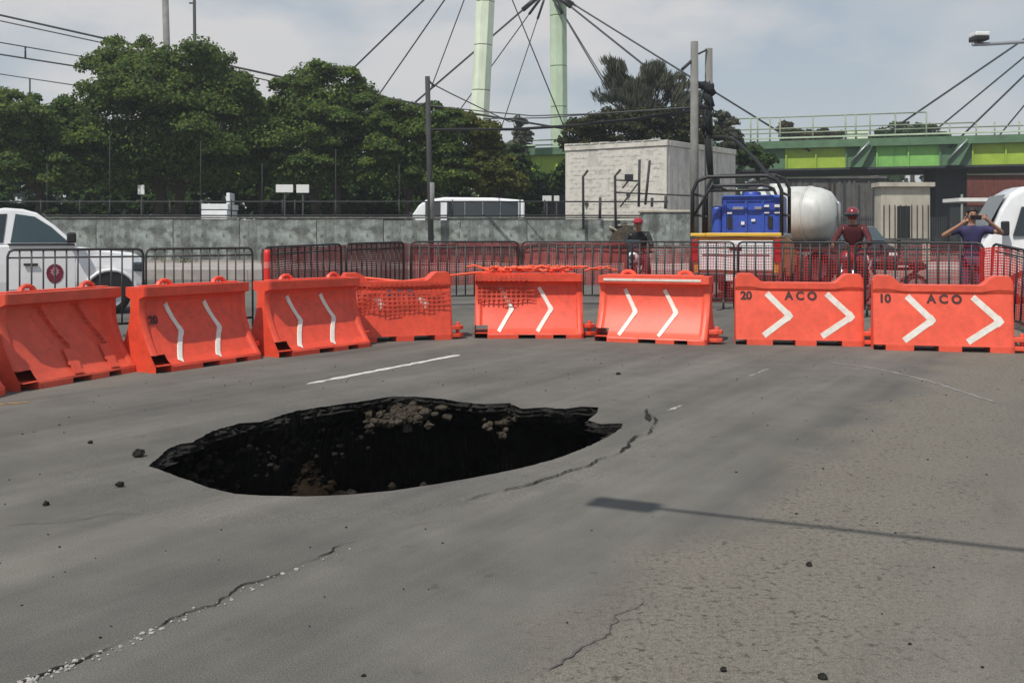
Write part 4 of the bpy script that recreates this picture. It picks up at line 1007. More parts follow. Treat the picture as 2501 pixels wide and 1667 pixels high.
MB().box(1.02, 1.2, -.4, .4, 2.74, 3.25).build('roof_unit', M_vw, t, bevel=.03); MB().box(1.28, 2.3, -.85, .85, .6, 2.0).build('cab', M_vw, t, bevel=.1)
MB().box(1.5, 2.0, -.88, -.84, 1.4, 1.85).build('window', M_glass, t); MB().box(0, 2.3, -.4, .4, .5, 1.05).build('chassis', M_blk, t)
for x_, s_ in ((.3, -1), (.3, 1), (1.9, -1), (1.9, 1)): wheel(t, x_, s_ * .75, .4, .4, .22)
# white signs under the trees
def sign(label, px0, py0, px1, py1, Y, post=True, name='signboard'):
    a, b_ = W(px0, py1, Y), W(px1, py0, Y); zg = tz(a.x, Y); t = thing(name, label, 'sign', ((a.x + b_.x) / 2, Y, zg)); h = (b_.x - a.x) / 2
    MB().box(-h, h, -.03, .03, a.z - zg, b_.z - zg).build('board', M_sign, t, bevel=.01)
    MB().tube([(0, .06, 0), (0, .06, b_.z - zg)], .05, 6).build('post', M_poled, t)
sign('small square white sign under the big tree', 337, 452, 353, 475, 52)
sign('left, wider board of the paired white signs under the trees', 674, 451, 716, 470, 52)
sign('right, narrower board of the paired white signs under the trees', 724, 451, 755, 471, 52)
sign('left white plate in the dark beside the white building', 1325, 478, 1347, 491, 56)
sign('right, smaller white plate in the dark beside the white building', 1353, 478, 1366, 491, 56)
# ---------------------------------------------------------------- people
def skin_mesh(name, joints, edges, m, parent, sub=2):
    keys = list(joints); ix = {k: i for i, k in enumerate(keys)}
    me = bpy.data.meshes.new(name); me.from_pydata([joints[k][:3] for k in keys], [(ix[a], ix[b]) for a, b in edges], [])
    o = bpy.data.objects.new(name, me); C.objects.link(o)
    mo = o.modifiers.new('skin', 'SKIN'); mo.use_smooth_shade = True
    s = o.modifiers.new('sub', 'SUBSURF'); s.levels = sub; s.render_levels = sub
    for i, k in enumerate(keys):
        r = joints[k][3]; me.skin_vertices[0].data[i].radius = r if isinstance(r, tuple) else (r, r)
        me.skin_vertices[0].data[i].use_root = (i == 0)
    dg = bpy.context.evaluated_depsgraph_get(); dg.update(); nm = bpy.data.meshes.new_from_object(o.evaluated_get(dg))
    bpy.data.objects.remove(o); nm.materials.clear(); nm.materials.append(m)
    q = bpy.data.objects.new(name, nm); C.objects.link(q); q.parent = parent; return q
def person(label, loc, rz, pose, shirt, trousers, shoe=M_blk, hat=None, sleeves='short'):
    # pose: joints in metres, facing local -y. keys: pel chest neck head  shL elL wrL shR elR wrR hipL knL anL hipR knR anR
    t = thing('person', label, 'person', loc, rz); J = pose; V_ = Vector
    D = {}
    def j(k, p, r): D[k] = (*p, r)
    j('pel', J['pel'], (.14, .105)); j('waist', tuple(V_(J['pel']).lerp(V_(J['chest']), .45)), (.12, .085)); j('chest', J['chest'], (.135, .085)); nk = V_(J['neck'])
    j('nb', tuple(nk - V_((0, 0, .03))), .075); j('neck', tuple(nk + V_((0, 0, .03))), .056)
    E = [('pel', 'waist'), ('waist', 'chest'), ('chest', 'nb'), ('nb', 'neck')]
    hd = V_(J['head'])
    j('jaw', tuple(hd + V_((0, -.012, -.075))), (.066, .074)); j('skull', tuple(hd + V_((0, .0, .015))), (.079, .098)); j('crown', tuple(hd + V_((0, .012, .085))), (.055, .07))
    E += [('neck', 'jaw'), ('jaw', 'skull'), ('skull', 'crown')]
    for s in 'LR':
        sg = -1 if s == 'L' else 1
        j('sh' + s, J['sh' + s], .058); j('el' + s, J['el' + s], .041); j('wr' + s, J['wr' + s], .028)
        E += [('chest', 'sh' + s), ('sh' + s, 'el' + s), ('el' + s, 'wr' + s)]
        wr = V_(J['wr' + s]); el = V_(J['el' + s]); d = (wr - el).normalized(); side = V_(J.get('thumb' + s, (0, -1, 0))); side = (side - d * side.dot(d)).normalized(); nrm = d.cross(side)
        pm_ = wr + d * .07; j('pm' + s, tuple(pm_), (.036, .02)); E.append(('wr' + s, 'pm' + s))
        curl = J.get('curl', .5)
        for f_, (of, l_) in enumerate(((.028, .07), (.010, .078), (-.010, .072), (-.028, .056))):
            a = pm_ + side * of + d * .02; b_ = a + (d * (1 - curl * .4) + nrm * curl * .6).normalized() * l_ * .55; c_ = b_ + (d * (1 - curl) + nrm * curl * 1.2).normalized() * l_ * .5
            for k_, p_, r_ in (('a', a, .0095), ('b', b_, .009), ('c', c_, .0075)): j(f'f{f_}{k_}{s}', tuple(p_), r_)
            E += [('pm' + s, f'f{f_}a{s}'), (f'f{f_}a{s}', f'f{f_}b{s}'), (f'f{f_}b{s}', f'f{f_}c{s}')]
        a = wr + d * .025 + side * .03; b_ = a + (d * .6 + side * .7).normalized() * .04; c_ = b_ + (d * .9 + side * .2).normalized() * .032
        for k_, p_, r_ in (('a', a, .013), ('b', b_, .0105), ('c', c_, .009)): j(f't{k_}{s}', tuple(p_), r_)
        E += [('wr' + s, f'ta{s}'), (f'ta{s}', f'tb{s}'), (f'tb{s}', f'tc{s}')]
        j('hip' + s, J['hip' + s], .088); j('kn' + s, J['kn' + s], .058); j('an' + s, J['an' + s], .04)
        j('toe' + s, tuple(V_(J['an' + s]) + V_(J.get('foot', (0, -.17, -.055)))), .034)
        E += [('pel', 'hip' + s), ('hip' + s, 'kn' + s), ('kn' + s, 'an' + s), ('an' + s, 'toe' + s)]
    skin_mesh('body', D, E, M_skin, t)
    g = .012
    def grow(r, k=g): return tuple(x + k for x in r) if isinstance(r, tuple) else r + k
    c = {k: (*D[k][:3], grow(D[k][3])) for k in ('pel', 'waist', 'chest', 'shL', 'shR', 'elL', 'elR', 'nb')}
    for s in 'LR':
        a = V_(D['sh' + s][:3]); b_ = V_(D['el' + s][:3])
        if sleeves == 'short': c['el' + s] = (*a.lerp(b_, .62), .066)
        else: c['wr' + s] = (*V_(D['wr' + s][:3]), .042)
    c['waist'] = (*D['waist'][:3], (.145, .11)); c['chest'] = (*D['chest'][:3], (.178, .135)); c['nb'] = (*V_(D['nb'][:3]) , .092); c['collar'] = (*(V_(D['nb'][:3]).lerp(V_(D['neck'][:3]), .45)), .070); c['hem'] = (*(V_(D['pel'][:3]) - V_((0, 0, .11))), (.172, .14))
    for s in 'LR': c['sh' + s] = (*D['sh' + s][:3], .078)
    e = [('pel', 'hem'), ('pel', 'waist'), ('waist', 'chest'), ('chest', 'nb'), ('nb', 'collar'), ('chest', 'shL'), ('chest', 'shR'), ('shL', 'elL'), ('shR', 'elR')] + ([('elL', 'wrL'), ('elR', 'wrR')] if sleeves != 'short' else [])
    skin_mesh('shirt', c, e, shirt, t)
    c = {'pel': (*D['pel'][:3], (.158, .125))}; e = []
    for s in 'LR':
        for k, r in (('hip', .105), ('kn', .076), ('an', .06)): c[k + s] = (*D[k + s][:3], r)
        e += [('pel', 'hip' + s), ('hip' + s, 'kn' + s), ('kn' + s, 'an' + s)]
    skin_mesh('trousers', c, e, trousers, t)
    for s in 'LR':
        a = V_(D['an' + s][:3]); b = MB(); f_ = V_(J.get('foot', (0, -.17, -.055))); 
        b.tube([a + V_((0, .06, -.05)), a + V_((0, 0, -.045)), a + f_ * .6 + V_((0, 0, -.015)), a + f_ * 1.15 + V_((0, 0, .005))], [.04, .05, .046, .03], 10); b.build('shoe', shoe, t)
    b = MB()
    for sx in (-1, 1): b.ball(tuple(hd + V_((sx * .031, -.090, .012))), (.013, .008, .008), 8)
    b.build('eyes', M_blk, t)
    b = MB(); b.add([tuple(hd + V_(p)) for p in ((-.014, -.088, -.035), (.014, -.088, -.035), (0, -.118, -.03), (0, -.092, .02))], [(0, 1, 2), (0, 2, 3), (1, 3, 2)], True); b.build('nose', M_skin, t)
    b = MB(); b.box(hd.x - .024, hd.x + .024, hd.y - .095, hd.y - .08, hd.z - .062, hd.z - .053); b.build('mouth', M_maroon, t)
    for sx in (-1, 1): MB().ball(tuple(hd + V_((sx * .083, .01, -.005))), (.012, .022, .034), 8).build('ear', M_skin, t)
    b = MB(); b.ball(tuple(hd + V_((0, .022, .045))), (.094, .105, .088)); vs = [v for v in b.v]
    b.v = [(x, y, max(z, hd.z + (.055 if y < hd.y - .045 else -.06))) for x, y, z in vs]
    b.build('hair', M_hair, t)
    if hat:
        b = MB()
        if hat == 'helmet':
            b.ball(tuple(hd + V_((0, .01, .035))), (.125, .145, .135), 16); b.build('helmet', M_mcl if False else mat('red_helmet', (.20, .016, .022), .25, .1, 5, coat=.5), t)
            b = MB(); b.tube([hd + V_((-.115, -.06, .02)), hd + V_((-.06, -.125, .02)), hd + V_((.06, -.125, .02)), hd + V_((.115, -.06, .02))], .035, 8); b.build('visor', M_glass, t)
        else:
            b.lathe([(.11, .02), (.105, .08), (.07, .125), (.0, .14)], tuple(hd + V_((0, .01, .0))), 14); b.box(hd.x - .07, hd.x + .07, hd.y - .2, hd.y - .08, hd.z + .022, hd.z + .036); b.build('cap', mat('red_cap', (.33, .02, .035), .8, .1, 6), t)
    return t
stand = dict(pel=(0, 0, 1.0), chest=(0, -.01, 1.36), neck=(0, -.01, 1.55), head=(0, -.03, 1.72), shL=(-.21, 0, 1.47), shR=(.21, 0, 1.47), hipL=(-.10, 0, .94), hipR=(.10, 0, .94), knL=(-.13, -.02, .50), knR=(.13, -.02, .50), anL=(-.14, .03, .09), anR=(.15, .03, .09))
# the person holding a phone up to the face
ph = dict(stand, elL=(-.50, -.10, 1.35), wrL=(-.20, -.31, 1.58), elR=(.45, -.18, 1.40), wrR=(.16, -.33, 1.62), thumbL=(.3, -.2, 1), thumbR=(-.3, -.2, 1), curl=.75)
X_, Y_ = 7.86, 17.5
person('person in a purple-blue top with both arms raised, holding a phone before the face', (X_, Y_, tz(X_, Y_) + .04), R(-10), ph, M_shirt, M_jean)
M_ = Matrix.Translation((X_, Y_, tz(X_, Y_) + .04)) @ Matrix.Rotation(R(-10), 4, 'Z')
o = MB().box(-.10, .08, -.005, .005, -.04, .04).build('phone', M_blk, bevel=.008); o.location = M_ @ Vector((-.02, -.375, 1.66)); o.rotation_euler = (R(15), 0, R(-10)); tag(o, 'dark phone held up by the person in the purple-blue top', 'phone')

# motorcycles
def motorcycle(label, loc, rz, paint, white=False):
    t = thing('motorcycle', label, 'motorcycle', loc, rz)   # nose towards local -y
    for y_ in (-.66, .66):
        b = MB(); pr = [(.24, -.045), (.29, -.05), (.31, -.02), (.31, .02), (.29, .05), (.24, .045), (.24, -.045)]; b.lathe(pr, n=24, axis='x'); w_ = b.build('wheel', M_rub, t, loc=(0, y_, .31))
        b = MB(); b.lathe([(.245, -.03), (.225, -.03), (.225, .03), (.245, .03)], n=20, axis='x'); b.lathe([(.05, -.06), (.05, .06)], n=10, axis='x')
        for k in range(6): M_ = Matrix.Rotation(math.pi * k / 3, 4, 'X'); b.box(-.012, .012, -.012, .012, .04, .235, M_)
        b.build('rim', M_rim, w_)
    b = MB(); b.tube([(0, -.42, .86), (0, -.2, .5), (0, .15, .42), (0, .45, .55), (0, .75, .72)], .035, 8); b.tube([(0, -.42, .86), (0, .1, .72), (0, .6, .74)], .03, 8)
    for sx in (-.09, .09): b.tube([(sx, .66, .31), (sx, .1, .4)], .025, 6)
    b.build('frame', M_blk, t)
    b = MB()
    for sx in (-.1, .1): b.tube([(sx, -.66, .31), (sx, -.42, .92)], .025, 8)
    b.build('fork', M_chrome, t)
    b = MB(); b.ball((0, -.12, .86), (.15, .28, .13)); b.build('fuel_tank', paint, t)
    b = MB(); b.box(-.13, .13, .1, .78, .80, .88); b.build('seat', M_blk, t, bevel=.04)
    b = MB(); b.ball((0, .72, .78), (.13, .22, .09)); b.build('tail', paint, t)
    b = MB(); b.box(-.13, .13, -.15, .22, .32, .58); b.build('engine', M_galv, t, bevel=.05)
    b = MB(); b.tube([(-.38, -.28, 1.05), (-.3, -.36, 1.02), (0, -.42, .98), (.3, -.36, 1.02), (.38, -.28, 1.05)], .018, 8); b.build('handlebar', M_blk, t)
    for sx in (-1, 1):
        b = MB(); b.tube([(sx * .3, -.36, 1.02), (sx * .36, -.38, 1.18)], .01, 6); b.ball((sx * .37, -.39, 1.2), (.06, .02, .04)); b.build('mirror', M_blk, t)
    b = MB(); b.ball((0, -.56, .92), (.14, .12, .14)); b.build('fairing', M_vw if white else paint, t)
    b = MB(); b.ball((0, -.655, .92), (.075, .04, .075)); b.build('headlight', M_glass_b, t)
    b = MB(); b.tube([(0, -.95, .52), (0, -.82, .63), (0, -.62, .66), (0, -.42, .6)], [.05, .07, .075, .05], 8); b.build('front_mudguard', paint, t)
    b = MB(); b.tube([(.16, 0, .3), (.17, .4, .32), (.18, .9, .42)], [.03, .045, .045], 8); b.build('exhaust', M_chrome, t)
    if white: MB().box(-.16, .16, -.62, -.58, 1.0, 1.3).build('windshield', M_glass_b, t, bevel=.02)
    return t
seat_ = dict(pel=(0, .28, .98), chest=(0, .12, 1.32), neck=(0, .06, 1.50), head=(0, .02, 1.66), shL=(-.2, .1, 1.43), shR=(.2, .1, 1.43), elL=(-.32, -.05, 1.2), elR=(.32, -.05, 1.2), wrL=(-.31, -.26, 1.09), wrR=(.31, -.26, 1.09), hipL=(-.12, .24, .95), hipR=(.12, .24, .95), knL=(-.24, -.12, .72), knR=(.24, -.12, .72), anL=(-.24, .08, .34), anR=(.24, .08, .34), curl=.9)
x, y = 2.83, 23.0; z = tz(x, y)
motorcycle('dark red motorcycle with a white front fairing, by the concrete block', (x, y, z), R(-18), M_maroon, True)
person('seated rider in dark clothes and a red cap on the motorcycle by the concrete block', (x, y, z), R(-18), seat_, M_dkcl, M_dkcl, hat='cap', sleeves='long')
x, y = 6.45, 19.4; z = tz(x, y) + .06
motorcycle('red motorcycle with rider right of the caged pickup', (x, y, z), R(-28), M_dred)
st2 = dict(stand, elL=(-.33, -.1, 1.22), elR=(.33, -.1, 1.22), wrL=(-.33, -.34, 1.1), wrR=(.33, -.34, 1.1), hipL=(-.13, 0, .94), hipR=(.13, 0, .94), knL=(-.27, -.06, .5), knR=(.27, -.06, .5), anL=(-.3, .0, .09), anR=(.3, .0, .09), curl=.9)
person('rider with a red helmet and maroon jacket astride the red motorcycle', (x, y, z + .06), R(-28), seat_, M_mcl, M_dkcl, hat='helmet', sleeves='long')
x, y = 7.55, 20.6; z = tz(x, y)
motorcycle('black motorcycle parked right behind the red-helmeted rider', (x, y, z), R(-75), M_blk, True)

t = thing('dark_car', 'dark car facing the camera behind the red motorcycle and its rider', 'car', (10.9, 31, tz(10.9, 31)), R(-95))
st = [(0, .35, .6, .78, .72, .78, .7), (-.15, .25, .65, .88, .82, .86, .78), (-1.0, .25, .7, 1.0, .84, .88, .80), (-1.25, .25, .75, 1.05, .84, .88, .78), (-1.9, .25, .8, 1.5, .84, .88, .62), (-3.2, .25, .8, 1.52, .84, .88, .62), (-4.1, .3, .8, 1.0, .82, .86, .74)]
body_loft(st).build('body', M_blk, t, bevel=.04)
b = MB(); b.add([(-1.25, -.74, 1.06), (-1.25, .74, 1.06), (-1.88, .58, 1.47), (-1.88, -.58, 1.47)], [(0, 1, 2, 3)]); o = b.build('windscreen', M_glass_b, t); o.location = (.06, 0, .04)
MB().box(-1.95, -3.1, -.56, .56, 1.53, 1.56).build('roof_panel', M_galv, t)
for s2 in (-1, 1): MB().box(-.2, .01, s2 * .62 - .14, s2 * .62 + .14, .62, .76).build('headlight', M_sign, t, bevel=.03)
MB().box(-.01, .03, -.3, .3, .40, .52).build('number_plate', M_sign, t)
for x_, s2 in ((-.8, -1), (-.8, 1), (-3.3, -1), (-3.3, 1)): wheel(t, x_, s2 * .78, .32, .32, .2)

# ---------------------------------------------------------------- cable-stayed bridge
t = thing('bridge', 'green cable-stayed bridge with lime and mid-green girder panels crossing behind', 'bridge', (0, 75, 0))
A0 = Vector((-34, 89.2, 0)); B0 = Vector((62, 57.8, 0)); ud = (B0 - A0).normalized(); vd = Vector((-ud.y, ud.x, 0)); OB = Vector((0, 75, 0))
def deck_s(px):  # parameter along the near edge where the line of sight at px meets it
    k = (px - HX) / FPX; return (k * A0.y - A0.x) / (ud.x - k * ud.y)
def bp(s, v, z): return A0 + ud * s + vd * v + Vector((0, 0, z)) - OB
def bbox(s0, s1, v0, v1, z0, z1, name, m, par=None, bev=0.):
    b = MB(); P = [bp(s, v, z) for z in (z0, z1) for v in (v0, v1) for s in (s0, s1)]
    b.add(P, [(0, 2, 3, 1), (4, 5, 7, 6), (0, 1, 5, 4), (2, 6, 7, 3), (0, 4, 6, 2), (1, 3, 7, 5)]); return b.build(name, m, par or t, bevel=bev)
LN = (B0 - A0).length; ZB0 = 6.35
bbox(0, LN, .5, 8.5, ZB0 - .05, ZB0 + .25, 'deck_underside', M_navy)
bbox(0, LN, -.35, 9.2, ZB0 + 1.42, ZB0 + 1.72, 'deck_slab', M_dgreen)
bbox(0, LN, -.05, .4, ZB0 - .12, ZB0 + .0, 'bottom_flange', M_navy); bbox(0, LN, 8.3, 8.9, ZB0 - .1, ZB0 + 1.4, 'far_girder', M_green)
bbox(0, LN, -.32, -.12, ZB0 + 1.722, ZB0 + 1.95, 'parapet', M_dgreen)
bbox(0, LN, -.34, -.1, ZB0 + 2.10, ZB0 + 2.2, 'parapet_rail', M_pale2)
# girder panels, alternating paint by stretch
cuts = [(deck_s(p), m) for p, m in ((1900, M_lime), (2075, M_dgreen), (2120, M_green), (2312, M_dgreen), (2346, M_lime), (2560, M_dgreen), (2600, M_green))]
s = 0.; k = 0
anch = [deck_s(p) for p in (1790, 2095, 2331)]
first = {}
while s < LN - .1:
    w_ = 2.0; px_mid = s + w_ / 2
    m = M_lime if s < deck_s(1420) else (M_dgreen if deck_s(1795) < s + .8 < deck_s(1895) else M_lime)
    for q, mm in cuts:
        if px_mid > q: m = mm
    bbox(s + .03, s + w_ - .03, .06, .3, ZB0 + .02, ZB0 + 1.42, 'girder_panel', m)
    bbox(s - .05, s + .05, -.08, .3, ZB0 + .0, ZB0 + 1.41, 'stiffener', m)
    s += w_
for q in anch:
    b = MB(); P = [(q - .55, 0), (q + .25, 0), (q + .95, 1.4), (q + .2, 1.4)]
    b.add([bp(a, v, ZB0 + z) for v in (-.42, .02) for a, z in P], [(0, 1, 2, 3), (7, 6, 5, 4)] + [(i, (i + 1) % 4, (i + 1) % 4 + 4, i + 4) for i in range(4)]); b.build('anchor_bracket', M_dgreen, t)
    for dv in (-.62, -.5): MB().tube([bp(q - .5, dv, ZB0 + .3), bp(q + .75, dv, ZB0 + 1.7)], .055, 8).build('anchor_socket', M_galv, t)
# screen frames on the deck
xs_ = [1560, 1640, 1690, 1740, 1770, 1790, 1833, 1850, 1880, 1905, 1985, 2065, 2090, 2125, 2187, 2263]
ztop = ZB0 + 3.65
for px in xs_:
    s_ = deck_s(px); h_ = ztop if px != 2315 else ztop
    MB().tube([bp(s_, .15, ZB0 + 1.7), bp(s_, .15, h_)], .055, 6).build('screen_post', M_railg, t)
for a, b_, z in ((1690, 2263, ztop), (1560, 1680, ztop - .35), (1690, 2380, ZB0 + 2.85), (1300, 2501, ZB0 + 2.55)):
    MB().tube([bp(deck_s(a), .15, z), bp(deck_s(b_), .15, z)], .045, 6).build('screen_rail', M_railg, t)
for px in (2320, 2385, 2430, 2490): MB().tube([bp(deck_s(px), .15, ZB0 + 1.7), bp(deck_s(px), .15, ZB0 + 2.85)], .05, 6).build('screen_post', M_railg, t)
bbox(deck_s(2066), deck_s(2120), .3, .6, ZB0 + 1.73, ZB0 + 2.6, 'deck_cabinet', M_pale, None)
# piers
for px, Yo in ((2322, 0), (1330, 0)):
    s_ = deck_s(px); p = bp(s_, 4, 0); b = MB(); b.box(p.x - 1.1, p.x + 1.1, p.y - 1, p.y + 1, .3, ZB0); b.build('pier', M_navy, t, bevel=.05)
# pylons (eight-sided, jointed) 
def pylon(px0, py0, px1, py1, Y0, w_px, m, joints, topz, tip=None):
    a = W(px0, py0, Y0); b_ = W(px1, py1, Y0); d = (b_ - a) / (b_.z - a.z); base = a + d * (.3 - a.z); top = a + d * (topz - a.z); r = w_px / 2 * Y0 / FPX
    rot = R(22); zs = sorted([.3] + [W(0, j_, Y0).z for j_ in joints] + [topz]); P = None
    for z0, z1 in zip(zs[:-1], zs[1:]):
        p, q = a + d * (z0 + .03 - a.z) - OB, a + d * (z1 - .03 - a.z) - OB
        MB().tube([p, q], r / .96, 8, smooth=False).build('pylon_segment', m, t, bevel=.02)
        q2 = q + Vector((0, 0, .03)); MB().tube([q - d * .01, q + d * .07], r * .97, 8, smooth=False).build('pylon_joint', mat('joint_dark', (.16, .2, .13), .9), t)
    return top - OB
H1 = pylon(1172, 285, 1186, 0, 71, 46, M_pale, (285, 222, 112, 6, -90), 21.5)
H2 = pylon(1366, 350, 1363, 0, 81, 42, M_pale2, (262, 163, 40, -60), 22.5)
HL1 = W(1190, -150, 71.0); HL2 = W(1338, -28, 80.5); HR = W(2810, -115, 66)
pt_ = pylon(2830, 300, 2815, 0, 66, 46, M_pale, (200, 100, 0), 21.0)
def cable(head, pxa, pya, vside, r, name='stay_cable'):
    # runs from the head through the sight line of (pxa, pya), down to the deck edge on side vside
    best = None
    for i in range(4000):
        s_ = LN * i / 4000; p = A0 + ud * s_ + vd * vside + Vector((0, 0, ZB0 + 1.2))
        # project anchor and test collinearity in the image with (pxa,pya)
        hx = HX + FPX * head.x / head.y; hy = HY + FPX * (CAM - head.z) / head.y; ax = HX + FPX * p.x / p.y; ay = HY + FPX * (CAM - p.z) / p.y
        e = abs((ax - hx) * (pya - hy) - (ay - hy) * (pxa - hx)) / math.hypot(ax - hx, ay - hy)
        if best is None or e < best[0]: best = (e, p)
    p = best[1]
    MB().tube([head - OB, p - OB], r * .8, 7).build(name, M_stay, t)
    dd_ = (p - head).normalized(); MB().tube([head - OB + dd_ * 1.0, head - OB + dd_ * 2.6], r * 1.9, 8).build('cable_socket', M_blk, t)
for (px, py, v, r) in ((851, 179, 0, .085), (935, 218, 9, .07), (1058, 202, 9, .055), (1297, 112, 0, .055)): cable(HL1, px, py, v, r)
for (px, py, v, r) in ((1154, 130, 0, .10), (1202, 160, 9, .06), (1222, 319, 9, .05), (1467, 191, 0, .07), (1574, 160, 0, .10), (1473, 191, 9, .05), (1563, 112, 9, .055), (1691, 191, 0, .085)): cable(HL2, px, py, v, r)
for (px, py, v, r) in ((2222, 287, 0, .085), (2297, 308, 9, .075), (2404, 279, 0, .08), (2424, 351, 9, .065)): cable(HR, px, py, v, r)

# ---------------------------------------------------------------- buildings below and behind the bridge
def simple_building(name, label, px0, px1, ytop, Y, depth, m, rz=0, extra=None):
    a = W(px0, ytop, Y); b_ = W(px1, ytop, Y); zg = tz(a.x, Y); w_ = b_.x - a.x; h = a.z - zg
    t = thing(name, label, 'building', (a.x, Y, zg), rz)
    MB().box(0, w_, 0, depth, 0, h).build('wall', m, t, bevel=.02)
    MB().box(-.15, w_ + .15, -.2, depth, h + .002, h + .2).build('roof', M_cream if m is M_cream else M_grey, t)
    return t, w_, h
t, w_, h = simple_building('cream_hut', 'small cream hut with a dark doorway under the bridge', 2152, 2272, 456, 48, .9, M_cream)
f_ = MB().box(.75, 1.35, -.02, .1, .1, h - .9).build('door', M_blk, t)
for i in range(9): MB().box(.1 + i * .26, .13 + i * .26, -.06, -.02, 1.0, h - .85).build('grille_bar', M_poled, t)
MB().box(.05, w_ - .05, -.05, 0, .98, 1.06).build('sill', M_grey, t); MB().box(.9, 1.9, -.05, -.02, .1, 1.0).build('shutter', M_grey, t)
t, w_, h = simple_building('red_building', 'dark red slatted building right of the bridge pier, under the lime girder', 2352, 2620, 428, 84, 8, M_brick)
for i in range(30): MB().box(.1 + i * .3, .2 + i * .3, -.06, -.002, 2.2, h - .5).build('slat', M_brick, t)
MB().box(0, w_, -.1, -.002, 3.7, 3.9).build('ledge', M_brick, t)
t, w_, h = simple_building('grey_shed', 'long grey-brown shed with upright cladding in the shade under the bridge', 1880, 2160, 436, 88, 8, M_grey)
rn = random.Random(9)
for i in range(int(w_ / .42)): MB().box(i * .42, i * .42 + .2, -.05 - rn.random() * .05, -.002, .2, h - rn.random() * .9).build('cladding_strip', rn.choice([M_grey, M_navy, M_grey, M_soil_dry]), t)
p_ = W(2345, 487, 44); zk = tz(p_.x, 44); t = thing('bus_shelter', 'white-roofed shelter partly hidden behind the person with raised arms', 'shelter', (p_.x, 44, zk)); w_ = 1.35; h = p_.z - zk
MB().box(-.25, w_ + .25, -.5, 1.2, h - .1, h + .05).build('canopy', M_sign, t)
for x_ in (-.1, w_ + .1): MB().tube([(x_, -.4, 0), (x_, -.4, h + .2)], .05, 6).build('post', M_polec, t)
MB().box(0, w_, 1.0, 1.05, .4, h - .3).build('back_panel', M_glass, t)
MB().box(.1, w_ - .1, .5, .9, .42, .48).build('bench', M_grey, t)
# dark backdrop building behind the trees on the left of the bridge
t, w_, h = simple_building('dark_depot', 'unlit low depot building in the dark gap left of the white building', 700, 1400, 428, 92, 8, M_navy)
for i in range(9): MB().box(1 + i * 2.6, 2.6 + i * 2.6, -.03, -.002, 1.2, 3.4).build('window', M_glass, t)
# security fence under the bridge
t = thing('mesh_fence', 'dark upright-bar fence on the far pavement under the bridge', 'fence', (W(1990, 0, 60).x, 60, tz(16, 60)))
pb = None
for i in range(60):
    if i == 0: pb = MB().box(0, .05, 0, .05, .1, 2.3).build('bar', M_poled, t)
    else: share(pb).location.x = i * .13
for z in (.3, 2.1): MB().box(-.1, 7.9, .06, .1, z, z + .06).build('rail', M_poled, t)
# ---------------------------------------------------------------- trees
def leaf_mat(name, lo, hi, trans=.42):
    m = bpy.data.materials.new(name); m.use_nodes = True; t = m.node_tree; t.nodes.clear()
    g = N(t, 'ShaderNodeNewGeometry'); c = ramp(t, g.outputs['Random Per Island'], [(0, lo), (.55, tuple((a + b_) / 2 for a, b_ in zip(lo, hi))), (1, hi)])
    tcn = N(t, 'ShaderNodeTexCoord'); n = N(t, 'ShaderNodeTexNoise', i_Scale=.55, i_Detail=3.0); t.links.new(tcn.outputs['Object'], n.inputs['Vector'])
    f = ramp(t, n.outputs[0], [(.35, (.72, .78, .8)), (.68, (1.25, 1.15, .85))]); c = mix(t, .8, c, f, 'MULTIPLY')
    d = N(t, 'ShaderNodeBsdfPrincipled', i_Roughness=.75); d.inputs['Specular IOR Level'].default_value = .1; t.links.new(c, d.inputs['Base Color'])
    tr = N(t, 'ShaderNodeBsdfTranslucent'); t.links.new(c, tr.inputs[0])
    mx = N(t, 'ShaderNodeMixShader', i_Fac=trans); t.links.new(d.outputs[0], mx.inputs[1]); t.links.new(tr.outputs[0], mx.inputs[2])
    o = N(t, 'ShaderNodeOutputMaterial'); t.links.new(mx.outputs[0], o.inputs[0]); return m
L1 = leaf_mat('ficus_leaf', (.048, .090, .030), (.170, .235, .062)); L2 = leaf_mat('broad_leaf', (.052, .098, .034), (.185, .255, .068)); L3 = leaf_mat('olive_leaf', (.07, .090, .025), (.19, .20, .055))
L4 = leaf_mat('casuarina_leaf', (.06, .07, .058), (.14, .15, .12), .3); L5 = leaf_mat('dark_leaf', (.022, .046, .016), (.06, .11, .026), .25); L6b = leaf_mat('hedge_leaf', (.028, .036, .018), (.07, .075, .032), .2); L6 = leaf_mat('brown_leaf', (.05, .045, .02), (.13, .11, .05))
